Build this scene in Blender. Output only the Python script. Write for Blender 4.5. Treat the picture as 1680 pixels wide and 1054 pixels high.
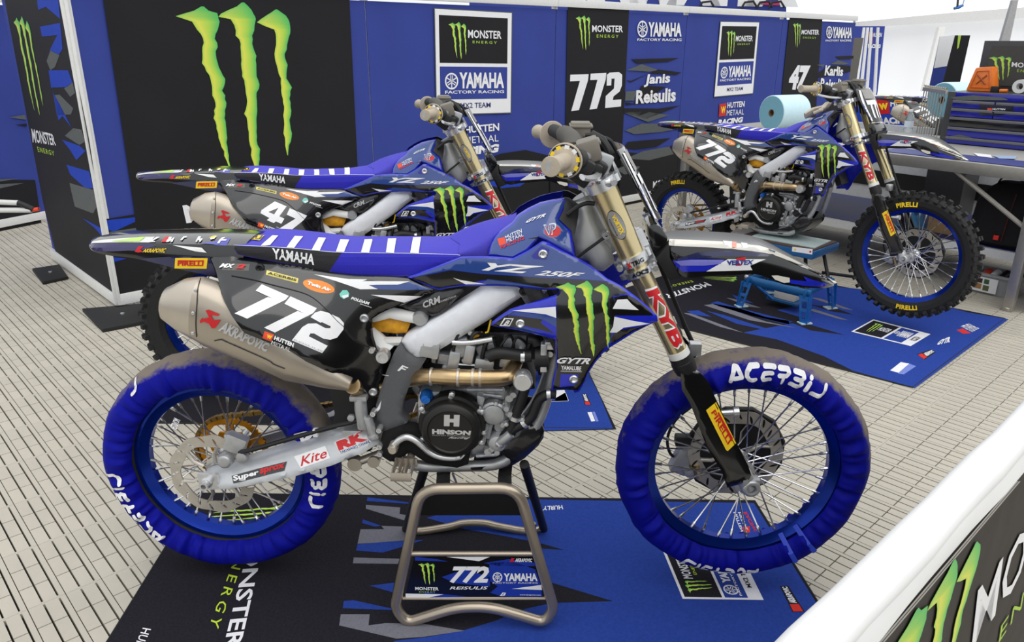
import bpy, bmesh, math, random
import numpy as np
from math import sin, cos, pi, radians, sqrt, atan2
from mathutils import Vector, Matrix, geometry
from mathutils.bvhtree import BVHTree

for o_ in list(bpy.data.objects):
    bpy.data.objects.remove(o_)
scene = bpy.context.scene
COL = scene.collection
random.seed(7)
rng = np.random.default_rng(7)

# ------------------------------------------------------------------ camera
CAM = np.array([.914, -1.907, 1.518]); YAW, PITCH, ROLL, FPX = -.043, .35, .006, 1257.
FW = np.array([sin(YAW)*cos(PITCH), cos(YAW)*cos(PITCH), -sin(PITCH)])
_rt = np.array([cos(YAW), -sin(YAW), 0.]); _up = np.cross(_rt, FW)
RT = _rt*cos(ROLL) + _up*sin(ROLL); UP = -_rt*sin(ROLL) + _up*cos(ROLL)
cd = bpy.data.cameras.new('camera'); cam = bpy.data.objects.new('camera', cd); COL.objects.link(cam)
cd.sensor_width = 36; cd.lens = 36*FPX/1680; cd.clip_start = .02; cd.clip_end = 300
cam.matrix_world = Matrix([[RT[i], UP[i], -FW[i], CAM[i]] for i in range(3)] + [[0, 0, 0, 1]])
scene.camera = cam

# ------------------------------------------------------------------ light
w = bpy.data.worlds.new('sky'); scene.world = w; w.use_nodes = True
nt = w.node_tree; bg = nt.nodes['Background']
bg.inputs[0].default_value = (.96, .985, 1, 1); bg.inputs[1].default_value = .92
def area(name, loc, target, sx, sy, power, col=(1, 1, 1)):
    l = bpy.data.lights.new(name, 'AREA'); l.shape = 'RECTANGLE'; l.size = sx; l.size_y = sy; l.energy = power; l.color = col
    o = bpy.data.objects.new(name, l); COL.objects.link(o); o.location = loc
    o.rotation_euler = (Vector(target)-Vector(loc)).to_track_quat('-Z', 'Y').to_euler(); return o
sl = bpy.data.lights.new('sun', 'SUN'); sl.energy = 1.6; sl.angle = radians(75); sl.color = (1, .98, .95)
so = bpy.data.objects.new('sun', sl); COL.objects.link(so); so.rotation_euler = (radians(20), radians(14), 0)
scene.view_settings.view_transform = 'Standard'; scene.view_settings.look = 'None'
scene.view_settings.exposure = .1; scene.view_settings.gamma = 1
scene.view_settings.use_curve_mapping = False

# ------------------------------------------------------------------ pixel geometry (photo is 1680 x 1054)
def ray(p): return FW + RT*((p[0]-840)/FPX) - UP*((p[1]-527)/FPX)
def aty(p, y): d = ray(p); return Vector(CAM + d*((y-CAM[1])/d[1]))      # on a plane at lateral offset y
def atz(p, z=0.): d = ray(p); return Vector(CAM + d*((z-CAM[2])/d[2]))    # on a level plane
def atpl(p, o, n):                                                        # on any plane
    d = ray(p); o = np.array(o); n = np.array(n); return Vector(CAM + d*(np.dot(o-CAM, n)/np.dot(d, n)))
def Z(x0, y0, s, pts): return [(x0+x*s, y0+y*s) for x, y in pts]          # crop coordinates to photo pixels
def sm(pts, n=4, closed=False):
    P = [np.array(p, float) for p in pts]; N = len(P); out = []
    for i in range(N if closed else N-1):
        if closed: a, b, c, d = P[i-1], P[i], P[(i+1) % N], P[(i+2) % N]
        else: a, b, c, d = P[max(i-1, 0)], P[i], P[i+1], P[min(i+2, N-1)]
        for k in range(n):
            t = k/n
            out.append(.5*(2*b+(c-a)*t+(2*a-5*b+4*c-d)*t*t+(3*b-a-3*c+d)*t**3))
    if not closed: out.append(P[-1])
    return [Vector(p) for p in out] if len(out[0]) == 3 else out

# ------------------------------------------------------------------ materials
MATS = {}
def lin(c):
    return tuple((x/255/12.92 if x/255 < .04045 else ((x/255+.055)/1.055)**2.4) for x in c)
def mat(name, rgb, rough=.5, metal=0., var=.06, vscale=40., bump=0., bscale=200., coat=0., spec=.5, emit=0., trans=0., alpha=1., sheen=0.):
    if name in MATS: return MATS[name]
    m = bpy.data.materials.new(name); m.use_nodes = True; n = m.node_tree.nodes; l = m.node_tree.links
    p = n['Principled BSDF']; c = lin(rgb)
    p.inputs['Roughness'].default_value = rough; p.inputs['Metallic'].default_value = metal
    p.inputs['Coat Weight'].default_value = coat; p.inputs['Coat Roughness'].default_value = .06
    p.inputs['Specular IOR Level'].default_value = spec; p.inputs['Transmission Weight'].default_value = trans; p.inputs['Alpha'].default_value = alpha
    if sheen: p.inputs['Sheen Weight'].default_value = sheen
    tc = n.new('ShaderNodeTexCoord'); nz = n.new('ShaderNodeTexNoise'); nz.inputs['Scale'].default_value = vscale; nz.inputs['Detail'].default_value = 3
    l.new(tc.outputs['Object'], nz.inputs['Vector'])
    rp = n.new('ShaderNodeValToRGB'); rp.color_ramp.elements[0].position = .3; rp.color_ramp.elements[1].position = .7
    rp.color_ramp.elements[0].color = tuple(x*(1-var) for x in c)+(1,); rp.color_ramp.elements[1].color = tuple(min(1, x*(1+var)) for x in c)+(1,)
    l.new(nz.outputs['Fac'], rp.inputs[0]); l.new(rp.outputs[0], p.inputs['Base Color'])
    if emit: l.new(rp.outputs[0], p.inputs['Emission Color']); p.inputs['Emission Strength'].default_value = emit
    if bump:
        n2 = n.new('ShaderNodeTexNoise'); n2.inputs['Scale'].default_value = bscale; b = n.new('ShaderNodeBump'); b.inputs['Strength'].default_value = bump; b.inputs['Distance'].default_value = .002
        l.new(tc.outputs['Object'], n2.inputs['Vector']); l.new(n2.outputs['Fac'], b.inputs['Height']); l.new(b.outputs[0], p.inputs['Normal'])
    MATS[name] = m; return m
def colmat(name, rough=.5, coat=0.):
    m = bpy.data.materials.new(name); m.use_nodes = True; n = m.node_tree.nodes
    a = n.new('ShaderNodeAttribute'); a.attribute_name = 'Col'; p = n['Principled BSDF']
    m.node_tree.links.new(a.outputs['Color'], p.inputs['Base Color']); p.inputs['Roughness'].default_value = rough; p.inputs['Coat Weight'].default_value = coat
    MATS[name] = m; return m

# ------------------------------------------------------------------ mesh helpers
class MB:
    def __init__(s): s.v = []; s.f = []; s.m = []
    def add(s, v, f, mi=0):
        k = len(s.v); s.v += [tuple(map(float, p)) for p in v]; s.f += [tuple(i+k for i in q) for q in f]; s.m += [mi]*len(f); return s
    def grid(s, S, cu=False, cv=False, caps=False, mi=0):
        n = len(S); m = len(S[0]); v = [p for r in S for p in r]; f = []
        for i in range(n if cu else n-1):
            for j in range(m if cv else m-1):
                f.append((i*m+j, i*m+(j+1) % m, ((i+1) % n)*m+(j+1) % m, ((i+1) % n)*m+j))
        if caps: f.append(tuple(range(m))[::-1]); f.append(tuple((n-1)*m+j for j in range(m)))
        return s.add(v, f, mi)
    def tube(s, path, r, seg=10, closed=False, mi=0, cap=True, flat=None):
        P = [Vector(p) for p in path]; N = len(P); S = []; up = None
        for i in range(N):
            a = P[i-1] if (i or closed) else P[0]; b = P[(i+1) % N] if (i < N-1 or closed) else P[-1]
            t = (b-a); t = t.normalized() if t.length > 1e-9 else Vector((0, 0, 1))
            if up is None: up = t.orthogonal().normalized() if flat is None else Vector(flat)
            up = (up-t*up.dot(t)); up = up.normalized() if up.length > 1e-6 else t.orthogonal().normalized(); sd = t.cross(up)
            rr = r[i] if hasattr(r, '__len__') else r; ra, rb = rr if hasattr(rr, '__len__') else (rr, rr)
            S.append([P[i]+up*(ra*cos(2*pi*k/seg))+sd*(rb*sin(2*pi*k/seg)) for k in range(seg)])
        return s.grid(S, cu=closed, cv=True, caps=(cap and not closed), mi=mi)
    def lathe(s, prof, o, ax, seg=32, mi=0, cap=True):
        o = Vector(o); ax = Vector(ax).normalized(); u = ax.orthogonal().normalized(); w_ = ax.cross(u)
        S = [[o+ax*t+(u*cos(2*pi*k/seg)+w_*sin(2*pi*k/seg))*max(r, 1e-5) for k in range(seg)] for t, r in prof]
        return s.grid(S, cv=True, caps=cap, mi=mi)
    def box(s, c, size, R=None, mi=0):
        c = Vector(c); R = R or Matrix.Identity(3); hx, hy, hz = (q/2 for q in size)
        v = [c+R@Vector((x*hx, y*hy, z*hz)) for x in (-1, 1) for y in (-1, 1) for z in (-1, 1)]
        return s.add(v, [(0, 1, 3, 2), (4, 6, 7, 5), (0, 4, 5, 1), (2, 3, 7, 6), (0, 2, 6, 4), (1, 5, 7, 3)], mi)
    def prism(s, poly, vec, mi=0):
        P = [Vector(p) for p in poly]; vec = Vector(vec); n = len(P)
        return s.add(P+[p+vec for p in P], [tuple(range(n)), tuple(range(2*n-1, n-1, -1))]+[(i, i+n, (i+1) % n+n, (i+1) % n) for i in range(n)], mi)
    def plate(s, loops, fn, t, step=None, mi=0):
        """flat piece with holes: loops[0] outline, others holes, fn(u,v,d)->3D"""
        pts, tri = cdt(loops, step); n = len(pts)
        s.add([fn(u, v_, 0) for u, v_ in pts]+[fn(u, v_, t) for u, v_ in pts], [tuple(q) for q in tri]+[(a+n, c+n, b+n) for a, b, c in tri], mi)
        for L in loops:
            m = len(L); s.add([fn(u, v_, 0) for u, v_ in L]+[fn(u, v_, t) for u, v_ in L], [(i, (i+1) % m, (i+1) % m+m, i+m) for i in range(m)], mi)
        return s
    def mesh(s, name, mats, bevel=0, smooth=40):
        me = bpy.data.meshes.new(name); me.from_pydata(s.v, [], s.f)
        for q in (mats if isinstance(mats, (list, tuple)) else [mats]): me.materials.append(q)
        me.polygons.foreach_set('material_index', s.m)
        bm = bmesh.new(); bm.from_mesh(me); bmesh.ops.remove_doubles(bm, verts=bm.verts, dist=1e-6)
        bmesh.ops.recalc_face_normals(bm, faces=bm.faces)
        if bevel:
            ed = [e for e in bm.edges if len(e.link_faces) == 2 and e.calc_face_angle(0) > .5]
            bmesh.ops.bevel(bm, geom=ed, offset=bevel, segments=2, affect='EDGES', profile=.6)
        bm.to_mesh(me); bm.free()
        if smooth:
            me.polygons.foreach_set('use_smooth', [True]*len(me.polygons)); me.set_sharp_from_angle(angle=radians(smooth))
        me.update(); return me
    def build(s, name, mats, parent=None, bevel=0, smooth=40, label=None):
        o = link(bpy.data.objects.new(name, s.mesh(name, mats, bevel, smooth)), parent)
        if label: o['label'] = label
        return o
def link(o, parent=None):
    COL.objects.link(o)
    if parent is not None: o.parent = parent
    return o
def thing(name, label, cat, loc=(0, 0, 0), rz=0, group=None):
    return tag(link(bpy.data.objects.new(name, None)), label, cat, group, loc, rz)
def tag(o, label, cat, group=None, loc=None, rz=None):
    o['label'] = label; o['category'] = cat
    if group: o['group'] = group
    if loc is not None: o.location = loc
    if rz is not None: o.rotation_euler = (0, 0, rz)
    return o
def struct(o, label=None):
    o['kind'] = 'structure'
    if label: o['label'] = label
    return o
def copy_tree(o, parent=None, skip=()):
    c = o.copy(); COL.objects.link(c); c.parent = parent
    for ch in list(o.children):
        if ch.name.split('.')[0] not in skip: copy_tree(ch, c, skip)
    return c

# ------------------------------------------------------------------ 2D meshing
def inpoly(P, L):
    x, y = P[:, 0], P[:, 1]; ins = np.zeros(len(P), bool); L = np.array(L, float); j = len(L)-1
    for i in range(len(L)):
        xi, yi = L[i]; xj, yj = L[j]
        c = ((yi > y) != (yj > y)) & (x < (xj-xi)*(y-yi)/((yj-yi) if yj != yi else 1e-12)+xi); ins ^= c; j = i
    return ins
def resamp(L, step):
    out = []
    for i in range(len(L)):
        a = np.array(L[i], float); b = np.array(L[(i+1) % len(L)], float); n = max(1, int(np.ceil(np.linalg.norm(b-a)/step)))
        out += [tuple(a+(b-a)*k/n) for k in range(n)]
    return out
def bdist(P, L):
    L = np.array(L, float); d = np.full(len(P), 1e9)
    for i in range(len(L)):
        a = L[i]; b = L[(i+1) % len(L)]; ab = b-a; t = np.clip(((P-a)@ab)/max(ab@ab, 1e-12), 0, 1)
        d = np.minimum(d, np.linalg.norm(P-(a+t[:, None]*ab), axis=1))
    return d
def cdt(loops, step=None, cons=()):
    pts = []; edges = []
    for L in list(loops)+list(cons):
        k = len(pts); pts += [tuple(map(float, p)) for p in L]; n = len(L); edges += [(k+i, k+(i+1) % n) for i in range(n)]
    if step:
        A = np.array(loops[0], float); lo, hi = A.min(0), A.max(0)
        g = np.array([(x+(step/2 if iy % 2 else 0), y) for iy, y in enumerate(np.arange(lo[1]+step*.5, hi[1], step*.87)) for x in np.arange(lo[0]+step*.4, hi[0], step)]).reshape(-1, 2)
        if len(g):
            k = inpoly(g, loops[0])
            for h in loops[1:]: k &= ~inpoly(g, h)
            g = g[k]
        if len(g):
            dd = bdist(g, loops[0])
            for h in list(loops[1:])+list(cons): dd = np.minimum(dd, bdist(g, h))
            pts += [tuple(q) for q in g[dd > step*.45]]
    r = geometry.delaunay_2d_cdt([Vector(p) for p in pts], edges, [], 0, 1e-5)
    V_ = np.array([tuple(p) for p in r[0]]); T = [tuple(f) for f in r[2]]
    if not T: return V_, []
    cen = np.array([V_[list(f)].mean(0) for f in T]); k = inpoly(cen, loops[0])
    for h in loops[1:]: k &= ~inpoly(cen, h)
    return V_, [f for f, q in zip(T, k) if q]
def tps(ctrl):
    """smooth height field through (x, y, value) control points"""
    C = np.array(ctrl, float)
    if len(C) < 4:
        if len(C) == 3:
            A = np.c_[C[:, :2], np.ones(3)]; s = np.linalg.lstsq(A, C[:, 2], rcond=None)[0]; return lambda P: P@s[:2]+s[2]
        return lambda P: np.full(len(P), C[:, 2].mean())
    n = len(C); U = lambda d: np.where(d > 1e-9, d*d*np.log(np.maximum(d, 1e-9)), 0)
    X = C[:, :2]/100; K = U(np.linalg.norm(X[:, None]-X[None], axis=2))+np.eye(n)*.05; Q = np.c_[np.ones(n), X]
    M = np.block([[K, Q], [Q.T, np.zeros((3, 3))]]); s = np.linalg.solve(M, np.r_[C[:, 2], 0, 0, 0])
    return lambda P: U(np.linalg.norm(P[:, None]/100-X[None], axis=2))@s[:n]+np.c_[np.ones(len(P)), P/100]@s[n:]

BV = {}
def bvh(o):
    if o.name not in BV:
        me = o.data; BV[o.name] = BVHTree.FromPolygons([o.matrix_basis @ v.co for v in me.vertices], [tuple(p.vertices) for p in me.polygons])
    return BV[o.name]
def panel(name, poly, ctrl, m, parent, t=.004, edge=.005, ew=7., step=8., mirror=True, label=None, smooth=50, holes=(), regions=()):
    """moulded panel: outline in photo pixels, lateral offset from control points, rounded rim, real thickness"""
    L = resamp(poly, step); H = [resamp(h, step) for h in holes]; P, T = cdt([L]+H, step, [resamp(q, step) for q, _ in regions]); f = tps(ctrl); y = f(P)
    mats = [m]; tm = np.zeros(len(T), int)
    if regions:
        cen = np.array([P[list(q)].mean(0) for q in T])
        for q, mm in regions:
            if mm not in mats: mats.append(mm)
            tm[inpoly(cen, q)] = mats.index(mm)
    d = bdist(P, L)
    for h in H: d = np.minimum(d, bdist(P, h))
    k = np.clip(d/ew, 0, 1); y = y+edge*(1-np.sqrt(np.clip(1-(1-k)**2, 0, 1)))
    fr = [aty(p, yy) for p, yy in zip(P, y)]; bk = [q+Vector((0, t, 0)) for q in fr]; n = len(fr); res = []
    bd = {}
    for a, b, c in T:
        for e in ((a, b), (b, c), (c, a)): bd[e] = 1
    be = [e for e in bd if (e[1], e[0]) not in bd]
    for sg in ((1, -1) if mirror else (1,)):
        b = MB(); v = [(q.x, q.y*sg, q.z) for q in fr+bk]
        b.add(v, [tuple(q) for q in T]+[(a+n, c+n, e+n) for a, e, c in T]+[(i, j, j+n, i+n) for i, j in be])
        b.m[:len(T)] = tm.tolist()
        o = b.build(name, mats, parent, smooth=smooth, label=label); res.append(o)
    return res[0]
def onto(targets, off=.0012, bike=True):
    """photo pixel -> point on the front of the target parts"""
    tr = [bvh(t) for t in targets]; O = Vector(CAM); last = [None]
    def fn(p):
        d = Vector(ray(p)).normalized(); best = None
        for t in tr:
            h = t.ray_cast(O, d)
            if h[0] is not None and (best is None or h[3] < best[3]): best = h
        if best is None:
            if last[0] is None: return None
            pl, nn = last[0]; q = O+d*((pl-O).dot(nn)/d.dot(nn)); return q+nn*off
        nn = best[1] if best[1].dot(d) < 0 else -best[1]
        last[0] = (best[0], nn)
        return best[0]+nn*off
    return fn
def conform(name, V2, F, fn, m, parent, cols=None, label=None):
    P = [fn(p) for p in V2]
    if any(q is None for q in P):
        ok = [q for q in P if q is not None]
        if not ok: return None
        P = [q if q is not None else ok[0] for q in P]
    me = bpy.data.meshes.new(name); me.from_pydata([tuple(q) for q in P], [], [tuple(f) for f in F]); me.materials.append(m)
    if cols is not None:
        a = me.color_attributes.new('Col', 'FLOAT_COLOR', 'POINT')
        for i, c in enumerate(cols): a.data[i].color = (*c, 1)
    me.update(); o = link(bpy.data.objects.new(name, me), parent)
    if label: o['label'] = label
    return o
def decal(name, poly, fn, m, parent, step=9., holes=(), label=None):
    V2, F = cdt([resamp(poly, step*1.5)]+list(holes), step); return conform(name, V2, F, fn, m, parent, label=label)
_TX = {}
def text2d(s, bold=0., shear=0., space=1.):
    k = (s, bold, shear, space)
    if k not in _TX:
        c = bpy.data.curves.new('t', 'FONT'); c.body = s; c.offset = bold; c.shear = shear; c.resolution_u = 2; c.space_character = space; c.space_line = .8
        o = bpy.data.objects.new('t', c); COL.objects.link(o); dg = bpy.context.evaluated_depsgraph_get(); dg.update(); me = o.evaluated_get(dg).to_mesh()
        V_ = np.array([(v.co.x, v.co.y) for v in me.vertices]); F = [tuple(p.vertices) for p in me.polygons]
        o.evaluated_get(dg).to_mesh_clear(); bpy.data.objects.remove(o); bpy.data.curves.remove(c)
        lo, hi = V_.min(0), V_.max(0); _TX[k] = ((V_-lo)/(hi-lo), F)
    return _TX[k]
def quadmap(q):
    TL, TR, BR, BL = [np.array(p, float) for p in q]
    return lambda uv: (BL*(1-uv[0])+BR*uv[0])*(1-uv[1])+(TL*(1-uv[0])+TR*uv[0])*uv[1]
def split(V2, F, mx):
    V2 = [np.array(p, float) for p in V2]; out = []; st = []
    for f in F: st += [(f[0], f[i], f[i+1]) for i in range(1, len(f)-1)]
    while st:
        t = st.pop(); d = [np.linalg.norm(V2[t[i]]-V2[t[(i+1) % 3]]) for i in range(3)]; k = int(np.argmax(d))
        if d[k] <= mx or len(V2) > 6000: out.append(t); continue
        a, b, c = t[k], t[(k+1) % 3], t[(k+2) % 3]; V2.append((V2[a]+V2[b])/2); n = len(V2)-1; st += [(a, n, c), (n, b, c)]
    return V2, out
def text(name, s, q, fn, m, parent, bold=.02, shear=0., space=1., label=None, mx=None):
    V2, F = text2d(s, bold, shear, space); g = quadmap(q); V2 = [g(p) for p in V2]
    if mx: V2, F = split(V2, F, mx)
    return conform(name, V2, F, fn, m, parent, label=label)
STROKE = {'A': [[(0, .02), (.5, 1), (.72, .95), (1, .2), (.34, .2)]], 'C': [[(1, 1), (.42, .98), (.12, .62), (.1, .28), (.3, .02), (.85, 0)]], 'E': [[(.25, 1), (1, 1)], [(.9, .52), (.18, .5), (.08, .2), (.22, .02), (.85, 0)]],
          'R': [[(.1, 1), (.8, 1), (.95, .75), (.8, .5), (.15, .5)], [(.6, .5), (.55, 0)]], 'B': [[(.1, 1), (.8, 1), (.95, .78), (.8, .54), (.3, .52)], [(.8, .52), (.98, .28), (.8, .02), (.05, 0)]], 'I': [[(.5, .62), (.45, 0)], [(.5, .97), (.5, .99)]], 'S': [[(.0, 0), (.3, .02), (.75, .12), (.98, .4), (.85, 1)]]}
def stroke2d(s, wd=.17):
    V2 = []; F = []; x = 0.
    for ch in s:
        wl = .45 if ch == 'I' else 1.
        for pl in STROKE[ch]:
            P = [np.array((x+p[0]*wl, p[1])) for p in pl]
            for i, p in enumerate(P):
                k = len(V2); V2 += [p+wd*np.array((cos(2*pi*j/8), sin(2*pi*j/8))) for j in range(8)]; F.append(tuple(range(k, k+8)))
                if i < len(P)-1:
                    q = P[i+1]; d = (q-p)/max(np.linalg.norm(q-p), 1e-9); n = np.array((-d[1], d[0]))*wd; k = len(V2); V2 += [p-n, q-n, q+n, p+n]; F.append((k, k+1, k+2, k+3))
        x += wl+.32
    A = np.array(V2); lo, hi = A.min(0), A.max(0); return (A-lo)/(hi-lo), F
def circ(c, r, n=24, ry=None): return [(c[0]+r*cos(2*pi*i/n), c[1]+(ry or r)*sin(2*pi*i/n)) for i in range(n)]

# three ragged strokes of the green emblem: rows of (y, left, right)
CLAW = [[(12,330,334),(19,318,342),(23,304,356),(28,288,357.5),(32,300,358),(37,315,360),(50,323,357),(65,333,352),(72,334,356),(92,332,354),(105,331,357),(118,338,362),(131,345,369),(150,348,364),(158,348,369),(170,353,371),(195,350,368),(213,355,371),(235,361,371),(264,371,375),(272,374,377),(279,377,379)],
        [(5.5,396,400),(12,388,407),(18,374,412),(24,362,415),(29,358,418),(33,378,419),(43,384,417),(60,386,413),(66,392,414),(80,394,415),(93,395,420),(120,397,420),(140,401,425),(160,404,420),(175,404,421),(188,400,421),(200,405,420),(211,406,420.5),(232,408,420.5),(246,412,426),(256,411,425),(275,417,424),(288,420,422)],
        [(17,451,454),(22,444,461),(27,436,468),(33,427,472),(38,421,474),(44,433,475),(50,449,475.5),(62,452,473),(75,452,470),(90,449.5,466),(108,453,471),(130,460,469),(145,460.5,478),(163,463,474),(183,465,477),(198,465,474),(220,464,478),(240,467,473),(256,470.5,471.5)]]
GR, LI, YL = lin((78, 190, 96)), lin((172, 216, 78)), lin((226, 226, 84))
def claw(name, q, fn, parent, m=None):
    g = quadmap(q); V2 = []; F = []; C = []
    for rows0 in CLAW:
        k = len(V2); rows = []; rs = random.Random(len(rows0))
        for i, r0 in enumerate(rows0):
            rows.append(r0)
            if 6 <= i < len(rows0)-2:
                r1 = rows0[i+1]; nn = max(1, int((r1[0]-r0[0])/6))
                for j in range(1, nn): t = j/nn; rows.append(tuple(r0[c]*(1-t)+r1[c]*t+(rs.uniform(-1.6, 1.6) if c else 0) for c in range(3)))
        for i, (y, a, b) in enumerate(rows):
            for t in (0, .2, .62, 1):
                x = a+(b-a)*t; V2.append(g(((x-286)/(479-286), 1-(y-5.5)/(288-5.5))))
                top = min(1, i/5.); c1 = {0: LI, .2: YL, .62: LI, 1: GR}[t]
                C.append(tuple(GR[j]*(1-top)+c1[j]*top for j in range(3)))
        for i in range(len(rows)-1):
            for j in range(3): a = k+i*4+j; F.append((a, a+1, a+5, a+4))
    return conform(name, V2, F, fn, m or MATS['claw_print'], parent, C)
def fork_logo(name, c, r, fn, m, parent, ex=(1, 0), ey=(0, 1)):
    """ring with three crossed tuning forks; c centre in the map's plane"""
    c = np.array(c, float); ex = np.array(ex, float); ey = np.array(ey, float); V2 = []; F = []
    n = 28
    for i in range(n):
        a = 2*pi*i/n
        for rr in (1., .8): V2.append(c+(ex*cos(a)+ey*sin(a))*r*rr)
    F += [(2*i, 2*((i+1) % n), 2*((i+1) % n)+1, 2*i+1) for i in range(n)]
    for k in range(3):
        a = pi/2+k*2*pi/3; d = ex*cos(a)+ey*sin(a); s = -ex*sin(a)+ey*cos(a)
        for off, w_, r0, r1 in ((0, .07, -.8, .1), (.13, .055, .1, .72), (-.13, .055, .1, .72), (0, .18, .06, .16)):
            b = len(V2); V2 += [c+(d*r0+s*(off-w_))*r, c+(d*r0+s*(off+w_))*r, c+(d*r1+s*(off+w_))*r, c+(d*r1+s*(off-w_))*r]; F.append((b, b+1, b+2, b+3))
    return conform(name, V2, F, fn, m, parent)
def plane_fn(o, ex, ey, off=0., n=None):
    o = Vector(o); ex = Vector(ex); ey = Vector(ey); nn = (Vector(n) if n else ex.cross(ey).normalized())
    return lambda p: o+ex*float(p[0])+ey*float(p[1])+nn*off
colmat('claw_print', .45)
BLUE = mat('blue_plastic', (28, 40, 190), .25, coat=.6, var=.04)
GLBLUE = mat('gloss_blue_graphic', (36, 68, 140), .18, coat=1., var=.05)
DKBLUE = mat('dark_blue_graphic', (22, 30, 78), .2, coat=1.)
BLACK = mat('black_plastic', (12, 12, 14), .2, coat=1., var=.15)
MBLACK = mat('matt_black', (20, 20, 22), .55, var=.15)
RUBBER = mat('black_rubber', (24, 24, 25), .75, var=.2, vscale=90, bump=.3)
WHITE = mat('white_print', (238, 238, 240), .4, var=.02)
SEATB = mat('seat_blue_fabric', (72, 66, 190), .75, var=.05, vscale=300, bump=.5, bscale=900)
SEATD = mat('seat_side_blue', (36, 32, 186), .65, var=.05, vscale=300, bump=.6, bscale=900)
SEATK = mat('seat_black_fabric', (38, 38, 42), .8, var=.1, vscale=300, bump=.5, bscale=900)
SILVER = mat('cast_aluminium', (182, 184, 186), .4, .65, var=.1, bump=.1)
POL = mat('machined_aluminium', (208, 209, 211), .26, .75, var=.05)
FRAMEW = mat('frame_guard_white', (226, 228, 234), .4, 0., var=.03)
SWING = mat('swingarm_silver', (198, 201, 205), .38, .35, var=.04)
GREYT = mat('grey_grip_tape', (98, 99, 102), .85, var=.12, vscale=500, bump=.8, bscale=1500)
TITAN = mat('titanium', (196, 187, 174), .34, .7, var=.06, vscale=8)
TITD = mat('titanium_sleeve', (176, 166, 152), .34, .65, var=.06, vscale=8)
GOLD = mat('gold_fork_tube', (212, 196, 152), .22, .8, var=.05, vscale=10)
BRASS = mat('heat_tinted_header', (190, 164, 124), .3, .95, var=.25, vscale=14)
ENGM = mat('engine_casting', (156, 158, 162), .4, .55, var=.25, vscale=60, bump=.2)
DENG = mat('dark_engine_metal', (52, 52, 54), .5, .7, var=.3, vscale=60)
CLUTCH = mat('clutch_cover_black', (40, 39, 38), .42, .5, var=.08)
ORANGE = mat('amber_filter_foam', (226, 160, 26), .5, var=.2, vscale=60)
GOLDS = mat('gold_sprocket', (196, 134, 34), .3, .9, var=.06)
CHAINM = mat('gold_chain', (140, 112, 60), .4, .9, var=.3, vscale=200)
RIMB = mat('blue_anodised_rim', (10, 46, 150), .2, .7, var=.05)
SPOKEM = mat('bright_spoke', (210, 210, 212), .25, 1., var=.05)
CARBON = mat('carbon_skid', (26, 26, 30), .3, coat=.7, var=.3, vscale=120)
FOAM = mat('black_foam', (14, 14, 15), 1., var=.5, vscale=400, bump=1., bscale=700)
YEL = mat('yellow_print', (250, 210, 40), .4, var=.02)
PYEL = mat('pale_yellow_print', (222, 208, 110), .45, var=.02)
RED = mat('red_print', (200, 30, 36), .4, var=.03)
ORG = mat('orange_print', (236, 138, 44), .4, var=.03)
ORR = mat('orange_red_print', (232, 78, 48), .4, var=.03)
TEAL = mat('mint_print', (120, 205, 190), .4, var=.03)
SILP = mat('silver_print', (196, 196, 196), .35, .3, var=.03)
GRIP = mat('grey_grip_rubber', (176, 164, 146), .7, var=.08, bump=.3)
DGRIP = mat('dark_grip_rubber', (96, 92, 84), .7, var=.1, bump=.3)
BLUEC = mat('bolt_blue', (40, 110, 200), .3, .6)
ROTOR = mat('brake_rotor_steel', (190, 184, 174), .36, .55, var=.08)
MWHITE = mat('white_gloss_plastic', (214, 214, 212), .25, coat=.6, var=.03)
ALUW = mat('white_powder_coat', (224, 224, 222), .4, var=.03)

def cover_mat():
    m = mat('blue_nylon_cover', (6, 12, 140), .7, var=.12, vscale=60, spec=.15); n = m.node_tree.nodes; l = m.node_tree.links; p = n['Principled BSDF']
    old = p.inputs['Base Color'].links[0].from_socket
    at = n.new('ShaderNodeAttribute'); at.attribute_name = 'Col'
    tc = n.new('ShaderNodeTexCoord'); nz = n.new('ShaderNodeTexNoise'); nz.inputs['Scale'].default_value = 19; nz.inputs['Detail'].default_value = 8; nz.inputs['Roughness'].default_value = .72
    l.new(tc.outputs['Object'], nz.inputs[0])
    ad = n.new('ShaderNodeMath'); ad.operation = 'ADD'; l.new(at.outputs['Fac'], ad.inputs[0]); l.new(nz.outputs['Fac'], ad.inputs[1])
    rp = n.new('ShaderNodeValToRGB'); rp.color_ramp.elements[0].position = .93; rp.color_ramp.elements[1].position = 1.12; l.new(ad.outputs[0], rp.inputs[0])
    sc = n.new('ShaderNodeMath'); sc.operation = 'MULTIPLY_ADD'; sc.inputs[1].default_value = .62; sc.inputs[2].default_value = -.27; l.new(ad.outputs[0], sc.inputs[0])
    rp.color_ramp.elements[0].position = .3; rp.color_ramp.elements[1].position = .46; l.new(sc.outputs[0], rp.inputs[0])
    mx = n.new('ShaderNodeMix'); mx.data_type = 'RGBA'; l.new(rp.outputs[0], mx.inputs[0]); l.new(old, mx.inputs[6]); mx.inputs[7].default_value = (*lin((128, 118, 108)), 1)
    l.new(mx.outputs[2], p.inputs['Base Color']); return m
COVER = cover_mat()
# ================================================================== the motorcycle (bike frame: x forward, y left, rear axle over the origin)
RAX = Vector((0, 0, .373)); FAX = Vector((1.475, 0, .407))
bike = thing('motocross_bike', 'blue and black motocross bike number 772 with blue fabric covers on both tyres', 'motorcycle')

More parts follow.
